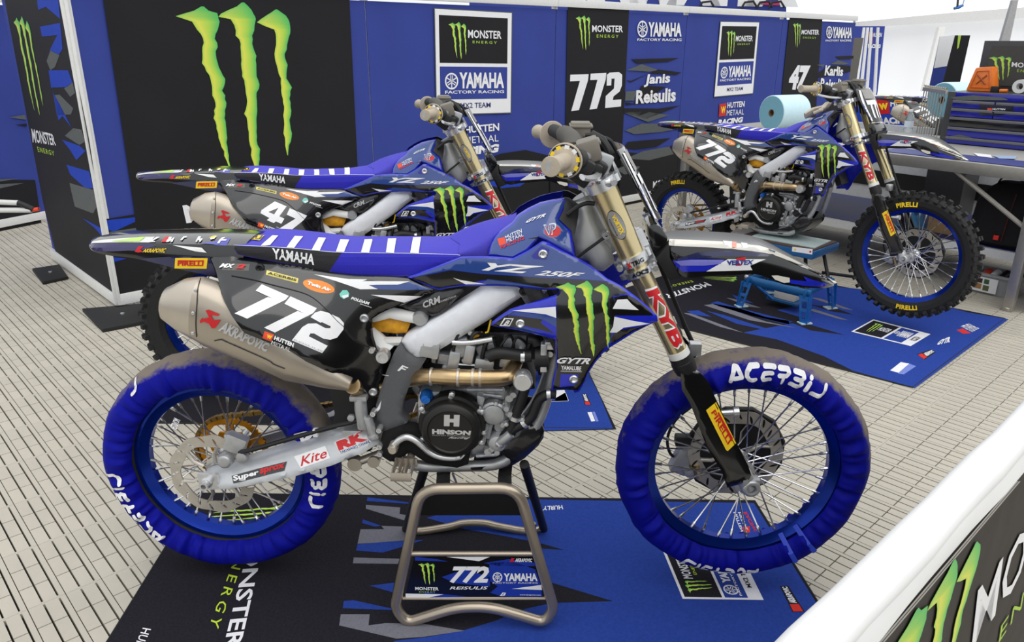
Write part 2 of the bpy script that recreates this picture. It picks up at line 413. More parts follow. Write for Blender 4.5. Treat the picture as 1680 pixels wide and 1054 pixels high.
# ---------------------------------------------------------------- wheels
spoke_me = MB().lathe([(0, .0022), (.9, .0022), (.905, .0042), (1, .0042)], (0, 0, 0), (0, 0, 1), 6).mesh('spoke', SPOKEM)
def ring(mb, c, prof, seg=96, mi=0):   # prof: closed loop of (radius, y)
    S = [[(c[0]+r*cos(2*pi*i/seg), c[1]+y, c[2]+r*sin(2*pi*i/seg)) for r, y in prof] for i in range(seg)]
    mb.grid(S, cu=True, cv=True, mi=mi); return mb
def wheel_base(name, c, rb, hub_r, hub_w, parent, nsp=36, hubmat=POL):
    w_ = link(bpy.data.objects.new(name, None), parent)
    f = rb+.011
    prof = [(f, -.026), (f, -.021), (rb-.002, -.020), (rb-.022, -.008), (rb-.022, .008), (rb-.002, .020), (f, .021), (f, .026), (rb-.004, .027), (rb-.016, .018), (rb-.028, .012), (rb-.028, -.012), (rb-.016, -.018), (rb-.004, -.027)]
    ring(MB(), c, prof).build('rim', RIMB, w_, smooth=30)
    h = MB(); hw = hub_w
    h.lathe([(-hw-.012, .012), (-hw-.012, .02), (-hw, .022), (-hw, hub_r), (-hw+.008, hub_r), (-hw+.016, .021), (hw-.016, .021), (hw-.008, hub_r), (hw, hub_r), (hw, .022), (hw+.012, .02), (hw+.012, .012)], c, (0, 1, 0), 28)
    h.build('hub', hubmat, w_)
    k = 0
    for i in range(nsp):
        side = 1 if i % 2 else -1; cross = 1 if (i//2) % 2 else -1
        a = 2*pi*i/nsp; ah = a+cross*radians(62)
        p = Vector((c[0]+cos(ah)*hub_r*.88, c[1]+side*(hw-.004), c[2]+sin(ah)*hub_r*.88)); q = Vector((c[0]+cos(a)*(rb-.026), c[1]+side*.006, c[2]+sin(a)*(rb-.026)))
        o = link(bpy.data.objects.new('spoke', spoke_me), w_); d = q-p
        o.matrix_local = Matrix.Translation(p) @ d.to_track_quat('Z', 'Y').to_matrix().to_4x4() @ Matrix.Diagonal((1, 1, d.length, 1))
    return w_
def rotor(name, c, y, R, ri, waves, parent, m=ROTOR, mount=.035):
    n = 120; out = [(R*(1+.022*cos(waves*2*pi*i/n)), 2*pi*i/n) for i in range(n)]; L = [(r*cos(a), r*sin(a)) for r, a in out]
    inner = [(ri*(1+.03*cos(6*2*pi*i/n))*cos(2*pi*i/n), ri*(1+.03*cos(6*2*pi*i/n))*sin(2*pi*i/n)) for i in range(0, n, 2)]
    H = [inner]; rm = (R+ri)/2
    for k in range(waves*2):
        a = 2*pi*k/(waves*2); e = []
        for j in range(10):
            t = 2*pi*j/10; rr = rm+(.10 if k % 2 else -.12)*(R-ri)+.006*sin(t)+.010*cos(t); e.append((rr*cos(a+.075*cos(t)), rr*sin(a+.075*cos(t))))
        H.append(e)
    b = MB(); b.plate([L]+H, lambda u, v, t: (c[0]+u, y+t, c[2]+v), .004)
    for k in range(6):
        a = 2*pi*k/6+.2; ex = Vector((cos(a), 0, sin(a))); ez = Vector((-sin(a), 0, cos(a))); p0 = Vector((c[0], y+.002, c[2]))
        b.tube([p0+ex*mount, p0+ex*(ri*.7)+ez*.012, p0+ex*(ri+.006)+ez*.004], [(.006, .002)]*3, 8)
    return b.build(name, m, parent)
def cover_obj(c, R, rin, hw, parent, seed, textspec):
    """gathered nylon cover over the tyre, dusty where it was ridden"""
    seg = 300; half = [(rin, -hw*.80), (rin+.012, -hw*.98), (rin+(R-rin)*.35, -hw*1.06), (rin+(R-rin)*.62, -hw), (R-.018, -hw*.78), (R-.005, -hw*.42), (R, 0)]
    prof = half+[(r, -y) for r, y in half[-2::-1]]+[(rin-.004, hw*.6), (rin+.003, hw*.55), (R-.03, 0), (rin+.003, -hw*.55), (rin-.004, -hw*.6)]
    rs = np.random.default_rng(seed); ph = rs.uniform(0, 6.28, 8); fr = [34, 47, 61, 23, 79, 13, 97, 5]; S = []; nb = len(half)*2-1; cols = []
    for i in range(seg):
        a = 2*pi*i/seg; row = []
        for j, (r, y) in enumerate(prof):
            k = max(0, min(1, (R-r)/(R-rin))) if j < nb else 0
            wv = sum(sin(f*a+p+k*1.3)*q for f, p, q in zip(fr, ph, (1, .8, .6, .7, .4, .5, .3, .5)))
            dy = wv*.0036*(.1+k*1.1); dr = .0012*sin(5*a+ph[0])+.0011*sin(13*a+ph[1])+wv*.0007*(j < nb)
            row.append((c[0]+(r+dr)*cos(a), c[1]+y+(dy if y < 0 else -dy), c[2]+(r+dr)*sin(a)))
            kk = (r-(R-.034))/.034; up = .42+.58*max(-.7, sin(a+.35)); v = max(0, min(1, kk))*.62*max(0, min(1, up+.15)) if j < nb else 0
            cols.append(v)
        S.append(row)
    b = MB().grid(S, cu=True, cv=True); me = b.mesh('tyre_cover', COVER, smooth=70)
    at = me.color_attributes.new('Col', 'FLOAT_COLOR', 'POINT')
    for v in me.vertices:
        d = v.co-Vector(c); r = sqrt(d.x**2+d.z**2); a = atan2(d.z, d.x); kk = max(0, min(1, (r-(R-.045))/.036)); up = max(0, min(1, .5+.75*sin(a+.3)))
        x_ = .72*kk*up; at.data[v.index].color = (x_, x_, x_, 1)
    o = link(bpy.data.objects.new('tyre_cover', me), parent)
    tr = bvh(o)
    for s, a0, rm, hgt, dirn in textspec:       # lettering following the tyre on the near flank
        V2, F = stroke2d(s); L_ = hgt*(5.6 if len(s) > 1 else .9); P = []
        V2, F = split([(p[0]*5.6, p[1]) for p in V2], F, .14); V2 = [(p[0]/5.6, p[1]) for p in V2]
        for u, v in V2:
            r = rm+(v-.5)*hgt; a = a0-dirn*(u-.5)*L_/rm
            q = Vector((c[0]+r*cos(a), -1, c[2]+r*sin(a))); h = tr.ray_cast(q, Vector((0, 1, 0)))
            P.append((h[0]+Vector((0, -.0025, 0))) if h[0] is not None else Vector((q.x, c[1]-hw-.002, q.z)))
        me2 = bpy.data.meshes.new('lettering'); me2.from_pydata([tuple(p) for p in P], [], F); me2.materials.append(WHITE); o2 = link(bpy.data.objects.new('cover_lettering', me2), parent)
    return o
def tyre_mesh(name, R, rin, hw, nk, seed, shared=None):
    c = (0, 0, 0); b = MB(); half = [(rin, -hw*.62), (rin+.02, -hw*.92), (R-.04, -hw*.98), (R-.022, -hw*.8), (R-.013, 0)]
    ring(b, c, half+[(r, -y) for r, y in half[-2::-1]], 72)
    for i in range(nk):
        a = 2*pi*i/nk; e = Vector((cos(a), 0, sin(a))); t = Vector((-sin(a), 0, cos(a))); ya = Vector((0, 1, 0))
        spec = [(-.38, 0, R-.008, 0), (.38, 0, R-.008, 0)] if i % 2 else [(0, .3, R-.006, 0)]
        spec += [(-.86, 0, R-.024, -.75), (.86, 0, R-.024, .75)]
        for yy, _, rr, tilt in spec:
            up = (e*cos(tilt)+ya*sin(tilt)).normalized(); sd = up.cross(t)
            Rm = Matrix((t, sd, up)).transposed(); wl = .021 if abs(tilt) < .1 else .019
            b.box(Vector(e)*rr+ya*yy*hw, (wl, .022 if i % 2 or abs(tilt) > .1 else .03, .026), Rm)
    return b.mesh(name, RUBBER, smooth=0)
fw = wheel_base('front_wheel', FAX, .2667, .030, .036, bike)
rw = wheel_base('rear_wheel', RAX, .2413, .036, .042, bike)
rotor('brake_disc', FAX, .062, .134, .098, 10, fw)
gd = MB(); gd.lathe([(.068, .07), (.068, .142), (.074, .146), (.08, .146), (.08, .07)], (FAX.x, 0, FAX.z), (0, 1, 0), 12); gd.build('disc_guard', MBLACK, fw, smooth=20)
rotor('brake_disc', RAX, -.078, .122, .090, 9, rw, mount=.036)
b = MB(); n = 100; L = [((.108 if i % 2 else .102)*cos(2*pi*i/n), (.108 if i % 2 else .102)*sin(2*pi*i/n)) for i in range(n)]
H = [circ((0, 0), .04, 24)]+[[(r*cos(a0+da), r*sin(a0+da)) for r, da in ((.058, -.28), (.086, -.4), (.09, 0), (.086, .4), (.058, .28), (.066, 0))] for a0 in [k*2*pi/6 for k in range(6)]]
b.plate([L]+H, lambda u, v, t: (RAX.x+u, .062+t, RAX.z+v), .006); b.build('sprocket', GOLDS, rw)
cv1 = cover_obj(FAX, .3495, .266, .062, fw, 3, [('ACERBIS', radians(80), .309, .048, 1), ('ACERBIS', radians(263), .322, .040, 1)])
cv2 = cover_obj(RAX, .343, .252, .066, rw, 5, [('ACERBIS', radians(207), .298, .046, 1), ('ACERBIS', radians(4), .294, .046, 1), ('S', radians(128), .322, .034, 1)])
# straps of the front cover
for a in (-58, -47):
    a = radians(a); e = Vector((cos(a), 0, sin(a))); MB().tube([FAX+e*.247+Vector((0, -.02, 0)), FAX+e*.262+Vector((0, -.045, 0)), FAX+e*.285+Vector((0, -.071, 0)), FAX+e*.315+Vector((0, -.073, 0))], [(.002, .008)]*4, 6, flat=(0, 1, 0)).build('strap', mat('strap_blue', (40, 70, 200), .6), fw)
# front and rear black beads between rim and cover
for ax, rb, w_ in ((FAX, .2667, fw), (RAX, .2413, rw)):
    ring(MB(), ax, [(rb+.008, -.03), (rb+.03, -.052), (rb+.05, -.04), (rb+.05, .04), (rb+.03, .052), (rb+.008, .03)]).build('tyre', RUBBER, w_)
    for k in range(4):
        pass

# ---------------------------------------------------------------- chain
def chain(parent):
    b = MB(); cs = Vector((RAX.x, .066, RAX.z)); cf = Vector((.545, .066, .535)); rs_, rf = .109, .03
    d = (cf-cs); d.y = 0; L_ = d.length; ang = atan2(d.z, d.x); off = math.acos((rs_-rf)/L_); path = []
    for i in range(40):
        a = ang+off+(2*pi-2*off)*i/39; path.append(cs+Vector((cos(a), 0, sin(a)))*rs_)
    for i in range(8):
        a = ang-off+(2*off)*i/7; path.append(cf+Vector((cos(a), 0, sin(a)))*rf)
    b2 = []
    for i in range(len(path)):
        p, q = path[i], path[(i+1) % len(path)]; n_ = max(1, int((q-p).length/.0159)); b2 += [p+(q-p)*k/n_ for k in range(n_)]
    for i, p in enumerate(b2):
        q = b2[(i+1) % len(b2)]; t = (q-p).normalized() if (q-p).length > 1e-6 else Vector((1, 0, 0)); Rm = Matrix((t, Vector((0, 1, 0)), t.cross(Vector((0, 1, 0))))).transposed()
        b.box((p+q)/2, (.017 if i % 2 else .012, .012 if i % 2 else .018, .012), Rm)
    return b.build('chain', CHAINM, parent, smooth=0)
chain(bike)

# ---------------------------------------------------------------- body panels
zA = lambda L: Z(740, 320, 340/1629, L); zB = lambda L: Z(380, 370, 240/1331, L); zC = lambda L: Z(240, 440, 240/1265, L); zD = lambda L: Z(420, 480, 240/1265, L)
zE = lambda L: Z(740, 440, 200/1318, L); zF = lambda L: Z(560, 440, 200/1318, L); zG = lambda L: Z(420, 264, 420/1677, L); zH = lambda L: Z(840, 264, 420/1677, L)
zI = lambda L: Z(420, 528, 420/1677, L); zJ = lambda L: Z(840, 528, 420/1677, L); zK = lambda L: Z(660, 590, 260/1370, L); zL = lambda L: Z(240, 640, 240/1265, L)
zM = lambda L: Z(1080, 640, 260/1370, L); zN = lambda L: Z(130, 370, 250/1387, L); zO = lambda L: Z(860, 180, 240/1680, L); zP = lambda L: Z(980, 320, 240/1265, L)
zQ = lambda L: Z(1040, 500, 240/1265, L); zR = lambda L: Z(1090, 380, 310/1680, L); zS = lambda L: Z(640, 770, 300/1171, L)

D_ = [(668,455),(757,422),(800,421),(842,424),(865,412),(890,396),(900,398),(942,421),(970,437),(997,458),(1020,470),(1043,487),(1066,506),(1078,519),(1079,527),(1070,531),(1040,546),(1000,571),(988,581),(976,596),(965,613),(959,628),(950,643),(943,645),(938,640),(904,641),(906,628),(912,603),(911,557),(892,552),(861,545),(837,540),(816,537),(805,534),(807,529),(819,520),(837,508),(855,502),(877,496),(899,489),(914,484),(921,479),(917,475),(898,476),(877,474),(846,471),(816,469.5),(763,469.5),(740,472),(721,476),(712,474)]
SHR = [([(678,455),(757,424.5),(800,423.5),(842,427),(866,414),(890,399),(940,423),(968,438.5),(996,461),(968,459),(886,455),(788,449),(740,443)], GLBLUE),
 ([(674,456.5),(740,443.5),(788,449.5),(886,455.5),(968,459.5),(996,462),(1018,472),(1030,482),(1010,486),(960,470),(921,472),(896,474),(840,465),(800,459),(763,466),(720,473),(713,471)], BLACK),
 ([(800,458),(840,463),(896,473),(846,469),(816,467),(790,466)], GLBLUE),
 ([(913,480),(925,474),(960,468),(1003,468),(1007,492),(1009,515),(1006,536),(1001,560),(988,577),(976,592),(965,609),(957,628),(948,641),(907,639),(914,603),(913,557)], BLACK),
 ([(1007,488),(1030,484),(1045,492),(1064,508),(1072,518),(1008,518)], BLACK), ([(1008,545),(1025,540),(1062,534),(1040,543),(1003,565),(1002,556)], BLACK),
 (zE([(20,106),(100,130),(380,176),(160,178)]), WHITE), (zE([(640,470),(1020,505),(1135,545),(1138,640),(1000,560),(650,500),(610,500)]), GLBLUE), (zE([(660,462),(900,437),(1130,418),(1137,540),(1020,500),(800,475)]), WHITE),
 (zE([(445,622),(590,510),(650,512),(990,557),(970,590),(1000,615),(1115,710),(960,665),(800,630),(640,645)]), BLACK), (zE([(690,640),(800,640),(1000,708),(850,690),(670,655)]), GLBLUE),
 (zE([(575,540),(678,545),(632,632),(522,628)]), WHITE), (zE([(588,552),(662,556),(628,618),(542,616)]), BLACK),
 ([(1013,492),(1029,491),(1036,499),(1048,509),(1030,508),(1005,507)], WHITE), ([(1008,520),(1040,527),(1067,531.5),(1023,538),(1012,546),(1000,546),(1006,536)], WHITE),
 ([(920,614),(949,615),(948,628),(940,634),(918,636)], BLUE), ([(920,608.5),(955,609.5),(954,611),(920,610)], SILP), (zA([(630,480),(710,400),(775,430),(750,510),(650,505)]), mat('deep_blue', (22, 26, 150), .3, coat=.5))]
shroud = panel('radiator_shroud', D_, [(668,455,-.105),(757,440,-.13),(842,445,-.155),(890,410,-.15),(950,450,-.17),(1000,510,-.197),(1079,524,-.185),(920,520,-.185),(930,640,-.165),(1000,560,-.185),(805,534,-.14),(860,525,-.165)], BLUE, bike, t=.004, edge=.005, ew=5, step=8, regions=SHR)
U_ = [(800.5,420),(803,405),(809,389),(822,378),(840,365),(848.5,353),(866,342),(886,332.5),(906,328),(926,325),(933,329.5),(925,344),(917.4,359.7),(928,370),(937,378.5),(940,400),(942.5,420),(920,408),(896,395),(884,390),(865,413),(842,425),(820,422)]
TKR = [([(804,417),(807,400),(815,389),(842,369),(853,355),(887,336),(923,329),(928,331),(921,343),(913,358),(926,372),(933,381),(938,414),(896,392),(884,387),(863,409),(841,421)], GLBLUE), (zA([(365,345),(420,330),(432,380),(380,400)]), ORR), (circ(zA([(800,285)])[0], 13.5, 20, 9.5), RED),
 (zA([(600,345),(680,328),(740,352),(966,476),(966,482),(740,362),(680,345)]), MBLACK)]
tank = panel('tank_cover', U_, [(800,420,-.115),(848,355,-.06),(886,334,-.055),(926,327,-.06),(937,380,-.13),(942,420,-.16),(890,385,-.135),(842,420,-.14),(860,375,-.10)], BLUE, bike, t=.004, edge=.008, ew=8, step=7, regions=TKR)
trim_ = [(926,325),(934,326),(950,337),(949,352),(947,365),(943,385),(941,398),(937,379),(928,370),(917,360),(925,344)]
panel('tank_trim', trim_, [(926,325,-.058),(950,340,-.075),(941,395,-.135),(917,360,-.11),(937,380,-.13)], MBLACK, bike, t=.012, edge=.004, step=7)
E_ = [(344,421),(352,414),(380,411),(391,420),(434,428),(487,437),(540,447),(583,452),(642,454),(669,456),(719,477),(690,488),(660,501),(640,507),(623,515),(611,523),(610,535),(612,552),(619,575),(628,605),(627,617),(621,630),(622,643),(615,648),(602,645),(585,637),(572,626),(541,611),(503,594),(477,577),(430,558),(401,547),(392,535),(380,518),(369,497),(363,478),(353,440)]
NUM = [zB([(275,540),(520,645),(490,680),(140,850),(30,800),(330,655),(375,668),(220,598)]), zB([(535,648),(775,755),(740,800),(395,975),(295,930),(600,780),(660,803),(480,715)]),
       zD([(470,215),(510,175),(560,160),(620,175),(720,220),(760,265),(755,320),(700,390),(640,410),(580,400),(500,355),(470,355),(455,380),(618,462),(570,525),(310,415),(400,300),(450,270),(520,268),(600,310),(640,310),(645,293),(570,258),(555,262)])]
SPR = [(zB([(320,408),(608,482),(600,526),(312,448)]), PYEL), ([(523+26*cos(a), 470+10*sin(a)+26*cos(a)*.22) for a in [2*pi*i/24 for i in range(24)]], ORG),
 (zB([(750,445),(1060,488),(1230,492),(1180,510),(1331,510),(1331,540),(1240,545),(1331,580),(1170,582),(960,510)]), WHITE), (zF([(0,118),(280,125),(230,142),(740,145),(610,180),(290,182),(395,228),(210,228),(0,160)]), WHITE), (zF([(300,184),(612,182),(745,148),(990,238),(700,238),(400,230)]), GLBLUE), (zF([(320,290),(640,298),(870,308),(680,375)]), WHITE),
 (zB([(980,625),(1010,590),(1050,590),(1070,620),(1065,650),(1020,670),(990,650)]), TEAL), (zB([(1000,640),(1060,628),(1063,648),(1020,666)]), WHITE), (zB([(-80,345),(165,352),(155,412),(-90,405)]), mat('clear_decal_grey', (92, 90, 86), .3)), (zD([(75,335),(155,365),(130,425),(55,395)]), ORR)]
side = panel('side_panel', E_, [(344,421,-.092),(400,440,-.115),(380,500,-.222),(440,480,-.175),(480,520,-.19),(430,555,-.224),(500,590,-.216),(545,610,-.19),(600,480,-.125),(719,477,-.105),(600,640,-.12),(625,600,-.115),(540,460,-.115),(560,560,-.155)], BLACK, bike, t=.004, edge=.005, ew=5, step=8, regions=SPR)

# rear fender: stations of (ridge pixel, lower edge pixel, half width)
def loft(name, st, crest, m, parent, mid=2, up=.008):
    S = []
    for (rg, lo, w_), cz in zip(st, crest):
        r = aty(rg, -w_); l_ = aty(lo, -w_*1.02); c = aty(cz[0], cz[1]) if cz is not None else Vector((r.x, 0, r.z+up))
        half = [l_, l_.lerp(r, .5)+Vector((0, -.003, 0)), l_.lerp(r, .85)+Vector((0, -.001, 0)), r+Vector((0, .003, .001)), Vector((r.x, -w_*.62, r.z*.35+c.z*.65)), Vector((c.x, -w_*.2, c.z))]
        S.append(half+[Vector((p.x, -p.y, p.z)) for p in half[::-1]])
    S2 = []; S3 = list(zip(*[sm([tuple(s[j]) for s in S], 5) for j in range(len(S[0]))]))
    b = MB().grid([list(map(Vector, s)) for s in S3], cv=True, caps=True)
    return b.build(name, m, parent, smooth=55)
fst = [((146,401),(147,405),.035),((152,401.5),(152,412),.055),((177,400.5),(176,419),.072),((220,400.5),(220,424),.082),((262,401.5),(262,434),.088),((300,402),(302,444),.09),((334,402.5),(336,451),.09),((360,403.5),(362,458),.09),((400,405),(400,462),.085)]
fender = loft('rear_fender', fst, [None]*9, BLACK, bike, up=.010)
# seat
sst = [((381,402),(381,409),.07),((390,403.5),(391,418),.088),((429,404.5),(432,426),.094),((488,408.5),(488,437),.09),((551,414),(545,448),.085),((620,415),(620,454),.085),((685,416),(684,452),.088),((730,417.5),(730,440),.085),((756,418.5),(756,426),.082)]
cst = [((384,391),.02),((393,388),.02),((430,386),.02),((490,389),.02),((553,392.5),.02),((620,395.5),.02),((686,391.5),.02),((728,387),.02),((745,384.5),.02)]
seat = loft('seat', sst, cst, SEATB, bike)
F2 = [((752,414),(754,421),.08),((768,409),(771,422),.082),((788,400),(787,422),.084),((803,390),(801,421),.082),((818,380),(810,400),.07),((836,367),(834,372),.05),((846,357),(846,360),.03)]
c2 = [((741,384.5),.02),((757,377),.02),((775,369),.02),((800,361),.02),((822,355.5),.02),((838,352),.02),((847,353),.01)]
seatf = loft('seat_nose', F2, c2, SEATB, bike)
# airbox/tank underneath and subframe
G_ = [(658,561),(666,551),(728,516),(801,470),(852,470),(857,486),(805,523),(763,549),(740,563),(705,584),(693,588),(680,587),(668,577)]
panel('frame_spar', G_, [(658,561,-.112),(800,480,-.128),(700,580,-.118),(850,475,-.125)], FRAMEW, bike, t=.05, edge=.014, ew=13, step=9)
panel('frame_pad', [(672,560),(684,549),(735,521),(805,477),(843,477),(846,486),(800,514),(745,548),(705,574),(690,578),(679,574)], [(672,560,-.116),(800,490,-.131),(700,575,-.121),(845,480,-.129)], FRAMEW, bike, t=.012, edge=.004, ew=6, step=9)
H_ = [(656.7,563),(666.7,578),(683,588),(700.5,587),(685.5,611),(670.4,636),(660.4,663),(659,683),(668,694),(653,701),(628,709),(618,688),(616.6,666),(625.4,636),(633,613),(645.4,580.6)]
grip_panel = panel('frame_grip_panel', H_, [(656,565,-.116),(660,690,-.112),(620,640,-.114),(690,595,-.118)], GREYT, bike, t=.045, edge=.007, ew=6, step=8)
I_ = [(328,786),(334,779),(341,775),(367,768),(420,750),(480,731),(560,709),(606,698),(618,712),(621,728),(600,741),(545,764),(480,783),(420,795),(376,803),(343,804),(331,797)]
swing = panel('swingarm', I_, [(330,788,-.112),(480,755,-.118),(610,715,-.112),(550,735,-.118)], SWING, bike, t=.032, edge=.011, ew=9, step=9)
b = MB(); b.box((.43, 0, .51), (.10, .2, .05)); b.build('swingarm_bridge', SILVER, bike, bevel=.008)
# axle block and nut
b = MB(); p = aty((343, 788), -.123); b.box(p, (.055, .012, .04)); b.lathe([(0, .016), (-.01, .016), (-.012, .012), (-.03, .012), (-.03, .007), (-.01, .006)], aty((341, 790), -.122), (0, 1, 0), 16); b.lathe([(0, .012), (.3, .012)], (0, -.13, .373), (0, 1, 0), 12); b.build('rear_axle', POL, bike)
# rear caliper, bracket, hose
b = MB(); P = lambda q, y: aty(q, y)
b.box(P((388, 727), -.10), (.055, .03, .05), Matrix.Rotation(.4, 3, 'Y')); b.lathe([(0, .022), (-.022, .02), (-.026, .016)], P((373, 752), -.105), (0, 1, 0), 18); b.lathe([(0, .016), (-.02, .015)], P((400, 746), -.10), (0, 1, 0), 14); b.box(P((376, 716), -.10), (.02, .025, .02)); b.build('rear_caliper', SILVER, bike, bevel=.004)
MB().tube(sm([P((393, 742), -.11), P((415, 738), -.13), P((470, 722), -.125), P((540, 702), -.12), P((584, 691), -.12), P((600, 680), -.11)], 4), .0065, 8).build('brake_hose', MBLACK, bike)
b = MB(); b.box(P((518, 710), -.118), (.014, .016, .022)); b.build('hose_clip', ALUW, bike, bevel=.003)

# ---------------------------------------------------------------- exhaust
cs = [((269,497),18,(-.06,1),.028),((272,497),25,(-.06,1),.034),((300,500),42,(-.06,1),.047),((319,504),48,(-.06,1),.050),((325,505),49,(-.08,1),.052),((345,514),51,(-.12,1),.052),((365,523),50,(-.17,.98),.052),((420,551),44,(-.22,.97),.05),((480,587),36,(-.25,.97),.046),((540,615),20,(-.28,.96),.034),((575,631),9,(-.3,.95),.02)]
SIL_Y = -.158
def sil_sec(c, h, v, w_):
    S = []; n = 20
    for k in range(n):
        a = 2*pi*k/n; q = .82; cy = math.copysign(abs(cos(a))**q, cos(a)); sy = math.copysign(abs(sin(a))**q, sin(a))
        S.append(aty((c[0]+v[0]*h*sy, c[1]+v[1]*h*sy), SIL_Y)+Vector((0, -w_*cy, 0)))
    return S
cap_ = MB().grid([sil_sec(*c) for c in cs[:5]], cv=True, caps=True).build('silencer_end_cap', TITAN, bike, smooth=35)
can = MB().grid([sil_sec(*c) for c in cs[4:]], cv=True, caps=True).build('silencer', TITD, bike, smooth=45)
fnS = onto([can, cap_], .0014)
MB().tube(sm([P((578, 633), -.145), P((600, 640), -.07), P((640, 634), -.045), P((664, 624), -.055), P((684, 620), -.095), P((705, 618.5), -.13), P((751, 620), -.15), P((821, 620), -.15), P((836, 612), -.13), P((848, 585), -.07)], 5), .0215, 16).build('exhaust_header', BRASS, bike)
for q in (708, 752, 776, 788): MB().lathe([(-.004, .0225), (-.003, .0238), (.003, .0238), (.004, .0225)], P((q, 620 if q > 720 else 618.5), -.132 if q < 720 else -.15), (1, 0, 0), 20).build('header_band', TITAN, bike)
b = MB(); b.lathe([(.02, .02), (0, .024), (-.02, .025), (-.026, .021), (-.026, .001)], P((858, 622), -.15), (0, 1, 0), 24); b.build('resonator_chamber', POL, bike)
for q in (Z(240,440,240/1265,[(427,195),(407,388),(405,560)])):
    h = fnS(q); MB().lathe([(0, .0045), (-.002, .0045), (-.003, .002)], h, (0, 1, 0), 10).build('rivet', POL, bike)

# ---------------------------------------------------------------- engine
b = MB(); b.prism([P(q, -.085) for q in zK([(130,300),(250,270),(560,250),(880,240),(1000,330),(960,520),(900,640),(830,780),(600,860),(180,860),(130,640)])], (0, .17, 0)); b.build('crankcase', ENGM, bike, bevel=.008)
b = MB(); b.prism([P(q, -.06) for q in [(690,590),(860,580),(880,640),(700,645)]], (0, .12, 0)); b.prism([P(q, -.07) for q in [(735,545),(880,545),(905,590),(700,600)]], (0, .14, 0)); b.build('cylinder_head', DENG, bike, bevel=.008)
cc = P((741.6, 698), -.13)
b = MB(); b.lathe([(.03, .088), (0, .088), (-.004, .086), (-.006, .078), (-.03, .077), (-.036, .072), (-.04, .060), (-.036, .057), (-.0345, .001)], cc, (0, 1, 0), 64); clutch = b.build('clutch_cover', CLUTCH, bike)
for k in range(6):
    a = 2*pi*k/6+.5; MB().lathe([(0, .008), (-.012, .008), (-.014, .005)], cc+Vector((cos(a)*.09, .004, sin(a)*.09)), (0, 1, 0), 8).build('bolt', POL, bike)
b = MB(); c3 = P((810, 679), -.12); b.lathe([(.06, .034), (0, .033), (-.004, .028), (-.01, .027), (-.012, .022), (-.012, .001)], c3, (0, 1, 0), 28); b.build('oil_filter_cover', SILVER, bike)
b = MB(); c3 = P((816, 726), -.12); b.lathe([(.06, .03), (0, .028), (-.012, .022), (-.016, .012), (-.016, .001)], c3, (0, 1, 0), 24); b.tube([c3+Vector((0, -.005, 0)), P((826, 722), -.135), P((838, 712), -.135)], .013, 12); b.build('water_pump', SILVER, bike)
b = MB(); b.lathe([(.05, .022), (0, .02), (-.006, .015), (-.006, .001)], P((821, 700), -.11), (0, 1, 0), 18); b.build('pump_boss', ENGM, bike)
b = MB(); c3 = P((699, 653), -.125); b.lathe([(.02, .017), (0, .017), (-.006, .013), (-.012, .012), (-.012, .001)], c3, (0, 1, 0), 20); b.box(c3+Vector((0, -.013, 0)), (.022, .006, .005), Matrix.Rotation(-.7, 3, 'Y')); b.build('oil_filler_cap', BLUEC, bike)
b = MB(); b.prism([P(q, -.11) for q in zK([(150,280),(330,280),(250,400),(200,560),(150,540),(130,380)])], (0, .05, 0)); b.build('filler_boss', SILVER, bike, bevel=.006)
for q in zK([(420,318),(185,443),(665,440),(705,628),(812,378),(1040,515),(900,555)]): MB().lathe([(.01, .007), (0, .007), (-.008, .006), (-.009, .003)], P(q, -.13), (0, 1, 0), 8).build('bolt', POL, bike)
b = MB()
for L, y in ((zK([(560,250),(690,245),(880,235),(905,300),(880,360),(760,330),(640,300)]), -.10), (zK([(640,310),(720,330),(700,400),(690,480),(650,430)]), -.115), (zK([(690,560),(760,560),(740,660),(700,800),(600,830),(590,740),(660,690)]), -.115), (zK([(860,380),(900,370),(930,480),(900,570),(870,560)]), -.115)): b.prism([P(q, y) for q in L], (0, .05, 0))
b.build('engine_side_case', SILVER, bike, bevel=.006)
for a, c_, r in (((560,262),(870,262),.006), ((700,300),(860,320),.005), ((740,560),(705,700),.006), ((770,560),(740,680),.005), ((900,330),(905,480),.005), ((640,835),(820,820),.006)): MB().tube([P(zK([a])[0], -.125), P(zK([c_])[0], -.125)], r, 8).build('case_rib', ENGM, bike)
for q, r in (((925,330),.012), ((960,300),.010), ((740,790),.012), ((770,770),.010), ((820,800),.009), ((900,420),.009), ((935,470),.010), ((870,560),.008)): MB().lathe([(.03, r), (0, r), (-.008, r*.8), (-.008, r*.4)], P(zK([q])[0], -.125), (0, 1, 0), 10).build('bolt', SILVER, bike)
b = MB()
for q, y, sz in (((706, 572), -.105, (.05, .03, .045)), ((745, 592), -.10, (.03, .03, .06)), ((770, 580), -.105, (.026, .03, .055)), ((795, 596), -.10, (.05, .03, .03)), ((830, 590), -.10, (.03, .03, .04))): b.box(P(q, y), sz, Matrix.Rotation(.2, 3, 'Y'))
b.build('head_casting', SILVER, bike, bevel=.007)
